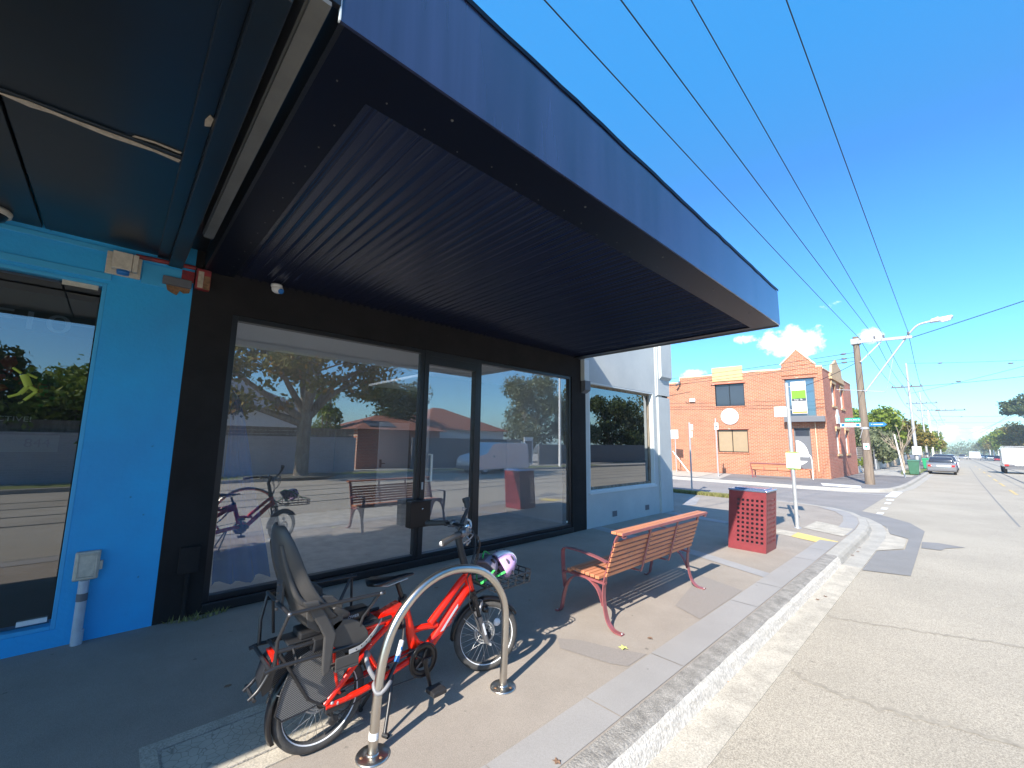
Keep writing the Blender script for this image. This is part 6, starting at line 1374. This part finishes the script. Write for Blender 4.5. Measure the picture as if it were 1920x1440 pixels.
tree('flowering_shrub','yellow green potted shrub in front of the white wall beside the brick building',-5.0,41.6,1.3,.5,'lf_green',500,.07,9,th=.4,tr=.03,z=-.3,cat='shrub')
# houses that show above the garden walls
def house(label,x0,x1,y0,y1,zw,zr_,wallm,roofm,zb=0,name='house',ridge='y',eave=.4):
    t=thing(name,label,'house',((x0+x1)/2,(y0+y1)/2,zb)); B((x0,y0,zb-.5),(x1,y1,zw)).build('wall',M[wallm],t)
    q=MB(); xm=(x0+x1)/2; ym=(y0+y1)/2; hx=(x1-x0)/2+eave; hy=(y1-y0)/2+eave
    k=min(hx,hy)*.9; 
    if ridge=='y': A=[(xm,ym-hy+k,zr_),(xm,ym+hy-k,zr_)]
    else: A=[(xm-hx+k,ym,zr_),(xm+hx-k,ym,zr_)]
    Cn=[(xm-hx,ym-hy,zw-.05),(xm+hx,ym-hy,zw-.05),(xm+hx,ym+hy,zw-.05),(xm-hx,ym+hy,zw-.05)]
    v=Cn+A
    if ridge=='y': fs=[(0,1,4),(1,2,5,4),(2,3,5),(3,0,4,5),(0,3,2,1)]
    else: fs=[(0,1,5,4),(1,2,5),(2,3,4,5),(3,0,4),(0,3,2,1)]
    q.add(v,fs); r=q.build('roof',M[roofm],t); return t,r
house('pale house front beyond the trees on the left side of the street',-16,-7.5,66,80,2.4,4.4,'white_paint','roof_tile',-.5)
# ================================================================ opposite side of the street (seen in the shop windows)
ow=thing('long_wall','long pale painted brick wall across the street reflected in the shop window','wall',(12.3,0,0)); q=MB(); q.box((12.2,-30,-.1),(12.45,9.7,1.72)); q.box((12.18,-30,1.72),(12.47,9.7,1.80)); q.build('wall',M['brick_wall_far'],ow)
hf=thing('brown_fence','dark brown lapped timber fence rising behind the pale wall across the street','fence',(12.6,0,1.8)); q=MB()
for k in range(3): q.box((12.55,-30,1.75+.17*k),(12.6-.01*k,9.7,1.91+.17*k))
q.build('boards',M['bark'],hf)
of=thing('grey_fence','tall smooth grey fence across the street beside the red brick outbuilding','fence',(12.3,17,0)); q=MB(); q.box((12.2,13.2,-.1),(12.35,22.5,1.85)); q.box((12.2,24.5,-.1),(12.35,60,1.5)); q.build('wall',M['char_grey'],of)
hut,rf_=house('red brick outbuilding with a tiled roof and solar panel across the street',13.2,18.5,10.2,15.8,2.35,3.3,'brick_hut','roof_tile',0,'outbuilding',ridge='y')
MB().prism([(0,0),(1.7,0),(1.7,1.0),(0,1.0)],lambda u,v,d:(13.1+v*1.0+.1,10.9+u,2.46+v*.34+d),.0,.05).build('solar_panel',M['sign_dark'],rf_)
house('house with a brown tiled roof and white porch across the street',17,26,17,25,2.6,4.6,'white_paint','roof_tile',0)
house('white weatherboard house behind the plane tree across the street',20,30,2,9.5,3.6,5.9,'white_paint','char_grey',0)
# big plane tree across the street
pt=thing('plane_tree','large spreading plane tree across the street reflected in the left shop window','tree',(10.6,6.5,0)); b=MB()
b.tube(smooth([(10.6,6.5,-.1),(10.6,6.5,.25),(10.62,6.5,1.6),(10.6,6.48,2.9)],4),[.42,.36,.33,.32,.31,.30,.30,.29,.29,.29,.30,.32,.33],14)
limbs=[((10.6,6.4,2.6),(10.4,4.6,3.7),(10.2,3.0,4.7)),((10.6,6.5,2.8),(10.5,5.6,4.2),(10.3,4.6,5.8)),((10.6,6.5,2.9),(10.4,6.8,4.4),(10.5,7.0,6.2)),((10.6,6.6,2.7),(10.5,7.8,4.0),(10.4,9.6,4.9)),((10.6,6.6,2.8),(10.6,8.0,4.6),(10.5,10.6,6.0)),((10.6,6.4,2.4),(10.9,4.9,2.9),(11.2,3.6,3.3)),((10.6,6.5,2.8),(9.5,6.2,4.4),(8.2,5.8,5.4)),((10.6,6.5,2.8),(11.8,6.6,4.5),(13.0,6.8,5.6))]
cls_=[]; rg=random.Random(12)
for i,(p,a,c) in enumerate(limbs):
    b.tube(smooth([p,a,c],5),[.20-.15*k/10 for k in range(11)],8)
    for k in range(5):
        e=Vector(a).lerp(Vector(c),.2+.25*k)+Vector((rg.gauss(0,.7),rg.gauss(0,.8),rg.gauss(.2,.5))); b.tube([tuple(Vector(a).lerp(Vector(c),.1+.2*k)),tuple(e)],[.06,.02],5); s=rg.uniform(.45,.9); cls_.append((tuple(e),(s,s,s*.6)))
    cls_.append((c,(1.2,1.2,.8)))
for k in range(16): cls_.append(((10.4+rg.uniform(-2,2),6.8+rg.uniform(-4.2,5.2),6.4+rg.uniform(-.6,1.6)),(1.2,1.2,.7)))
b.build('trunk',M['bark'],pt); leaves('crown',cls_,12000,.14,M['lf_plane'],pt,12)
sheet('earth_ring',[(10.6+1.3*math.cos(a*.5),6.5+1.9*math.sin(a*.5),)[:2] for a in range(13)],.012,M['earth'])
tree('conifer','pointed green conifer behind the pale wall across the street',15.5,9.2,5.2,1.1,'lf_green',3500,.10,33,th=.6,clumps=10)
tree('dense_tree','dark leafy tree behind the brick outbuilding across the street',17,14.5,6.6,2.6,'lf_dark',9000,.13,34,th=1.5,clumps=14)
tree('olive_tree','tall silvery green tree behind the grey fence across the street, left of the flag pole',17.5,29,9.0,3.3,'lf_olive',16000,.12,35,th=1.0,clumps=18)
tree('olive_tree','silvery green tree further right behind the grey fence across the street',16.5,33.5,8.2,3.0,'lf_olive',12000,.13,36,th=1.0,clumps=16)
for i,(x,y,h,m_) in enumerate(((15,39,7.5,'lf_dark'),(15.5,45,8.5,'lf_olive'),(14.5,51,7.5,'lf_olive'),(15,58,9,'lf_dark'))): tree('hedge_tree','one of the tall hedge trees across the street reflected in the tinted window',x,y,h,3.0,m_,6000,.18,70+i,th=1.0,clumps=14,group='hedge trees across the street')
for i,(x,y,h) in enumerate(((14,-1.2,5.2),(14.5,-5,6.0),(15,-9.5,6.5),(15,-15,7))): tree('garden_tree','one of the leafy garden trees across the street reflected in the blue shop window',x,y,h,2.5,'lf_green' if i%2==0 else 'lf_dark',8000,.14,80+i,th=.8,clumps=14,group='garden trees across the street')
wl=thing('lamp_post','slim white lamp post across the street reflected in the right shop window','lamp post',(10.1,24.5,0)); MB().tube([(10.1,24.5,-.1),(10.1,24.5,8.2)],[.10,.07],10).build('post',M['sign_white'],wl)
car('delivery_van','small white delivery van parked across the street reflected in the shop window',8.9,16.9,zr(16.9),VAN,4.4,1.75,white,None,heading=-1,van=True)
B((-.9,-1.05,1.15),(-.885,-.25,1.55))
ss=thing('street_sign_board','tall narrow white edged board on the opposite footpath','sign',(10.2,21.2,0)); q=MB(); q.box((10.15,20.75,.1),(10.2,21.6,2.0)); q.build('frame',M['sign_white'],ss); B((10.14,20.85,.25),(10.15,21.5,1.75)).build('panel',M['char_grey'],ss)
# fallen leaves
rg=random.Random(9)
def leaf(x,y,z,s,m_,lab,grp=None):
    q=MB(); n=10; P=[]
    for k in range(n):
        a=6.283*k/n; r_=s*(1 if k%2==0 else .55)*rg.uniform(.8,1.15); P.append((x+r_*math.cos(a),y+r_*math.sin(a),z+rg.uniform(0,s*.25)))
    q.add(P+[(x,y,z+s*.15)],[(k,(k+1)%n,n) for k in range(n)]); o=q.build('fallen_leaf',M[m_]); tag(o,lab,'leaf',grp); return o
mk('leaf_yellow',(.60,.62,.20),.6); mk('leaf_orange',(.62,.25,.08),.6); mk('leaf_brown',(.22,.13,.08),.7)
leaf(-2.06,3.27,.008,.045,'leaf_yellow','pale yellow fallen leaf on the footpath in front of the bench')
leaf(-1.41,3.65,-.125,.04,'leaf_orange','orange fallen leaf in the concrete gutter below the kerb')
for x,y,z in ((-3.6,.75,.006),(-1.62,1.9,.008),(-2.0,3.6,.006),(-1.3,6.3,-.12),(-1.26,6.5,-.12),(-4.3,2.9,.006),(-1.36,9.2,-.115),(-1.34,9.6,-.115),(-1.36,10.0,-.112)): leaf(x,y,z,.028,'leaf_brown','small brown fallen leaf on the pavement or gutter','small brown leaves on the ground')
# ---- air
hz=MB().box((-700,-80,-9),(700,560,26)).build('haze',None,None); hz['kind']='stuff'
hm=bpy.data.materials.new('haze_air'); hm.use_nodes=True; t=hm.node_tree; t.nodes.clear(); o=N(t,'ShaderNodeOutputMaterial'); v=N(t,'ShaderNodeVolumePrincipled'); v.inputs['Density'].default_value=.0008; v.inputs['Color'].default_value=(.80,.88,1,1); v.inputs['Anisotropy'].default_value=.2
t.links.new(v.outputs[0],o.inputs['Volume']); hz.data.materials.append(hm)
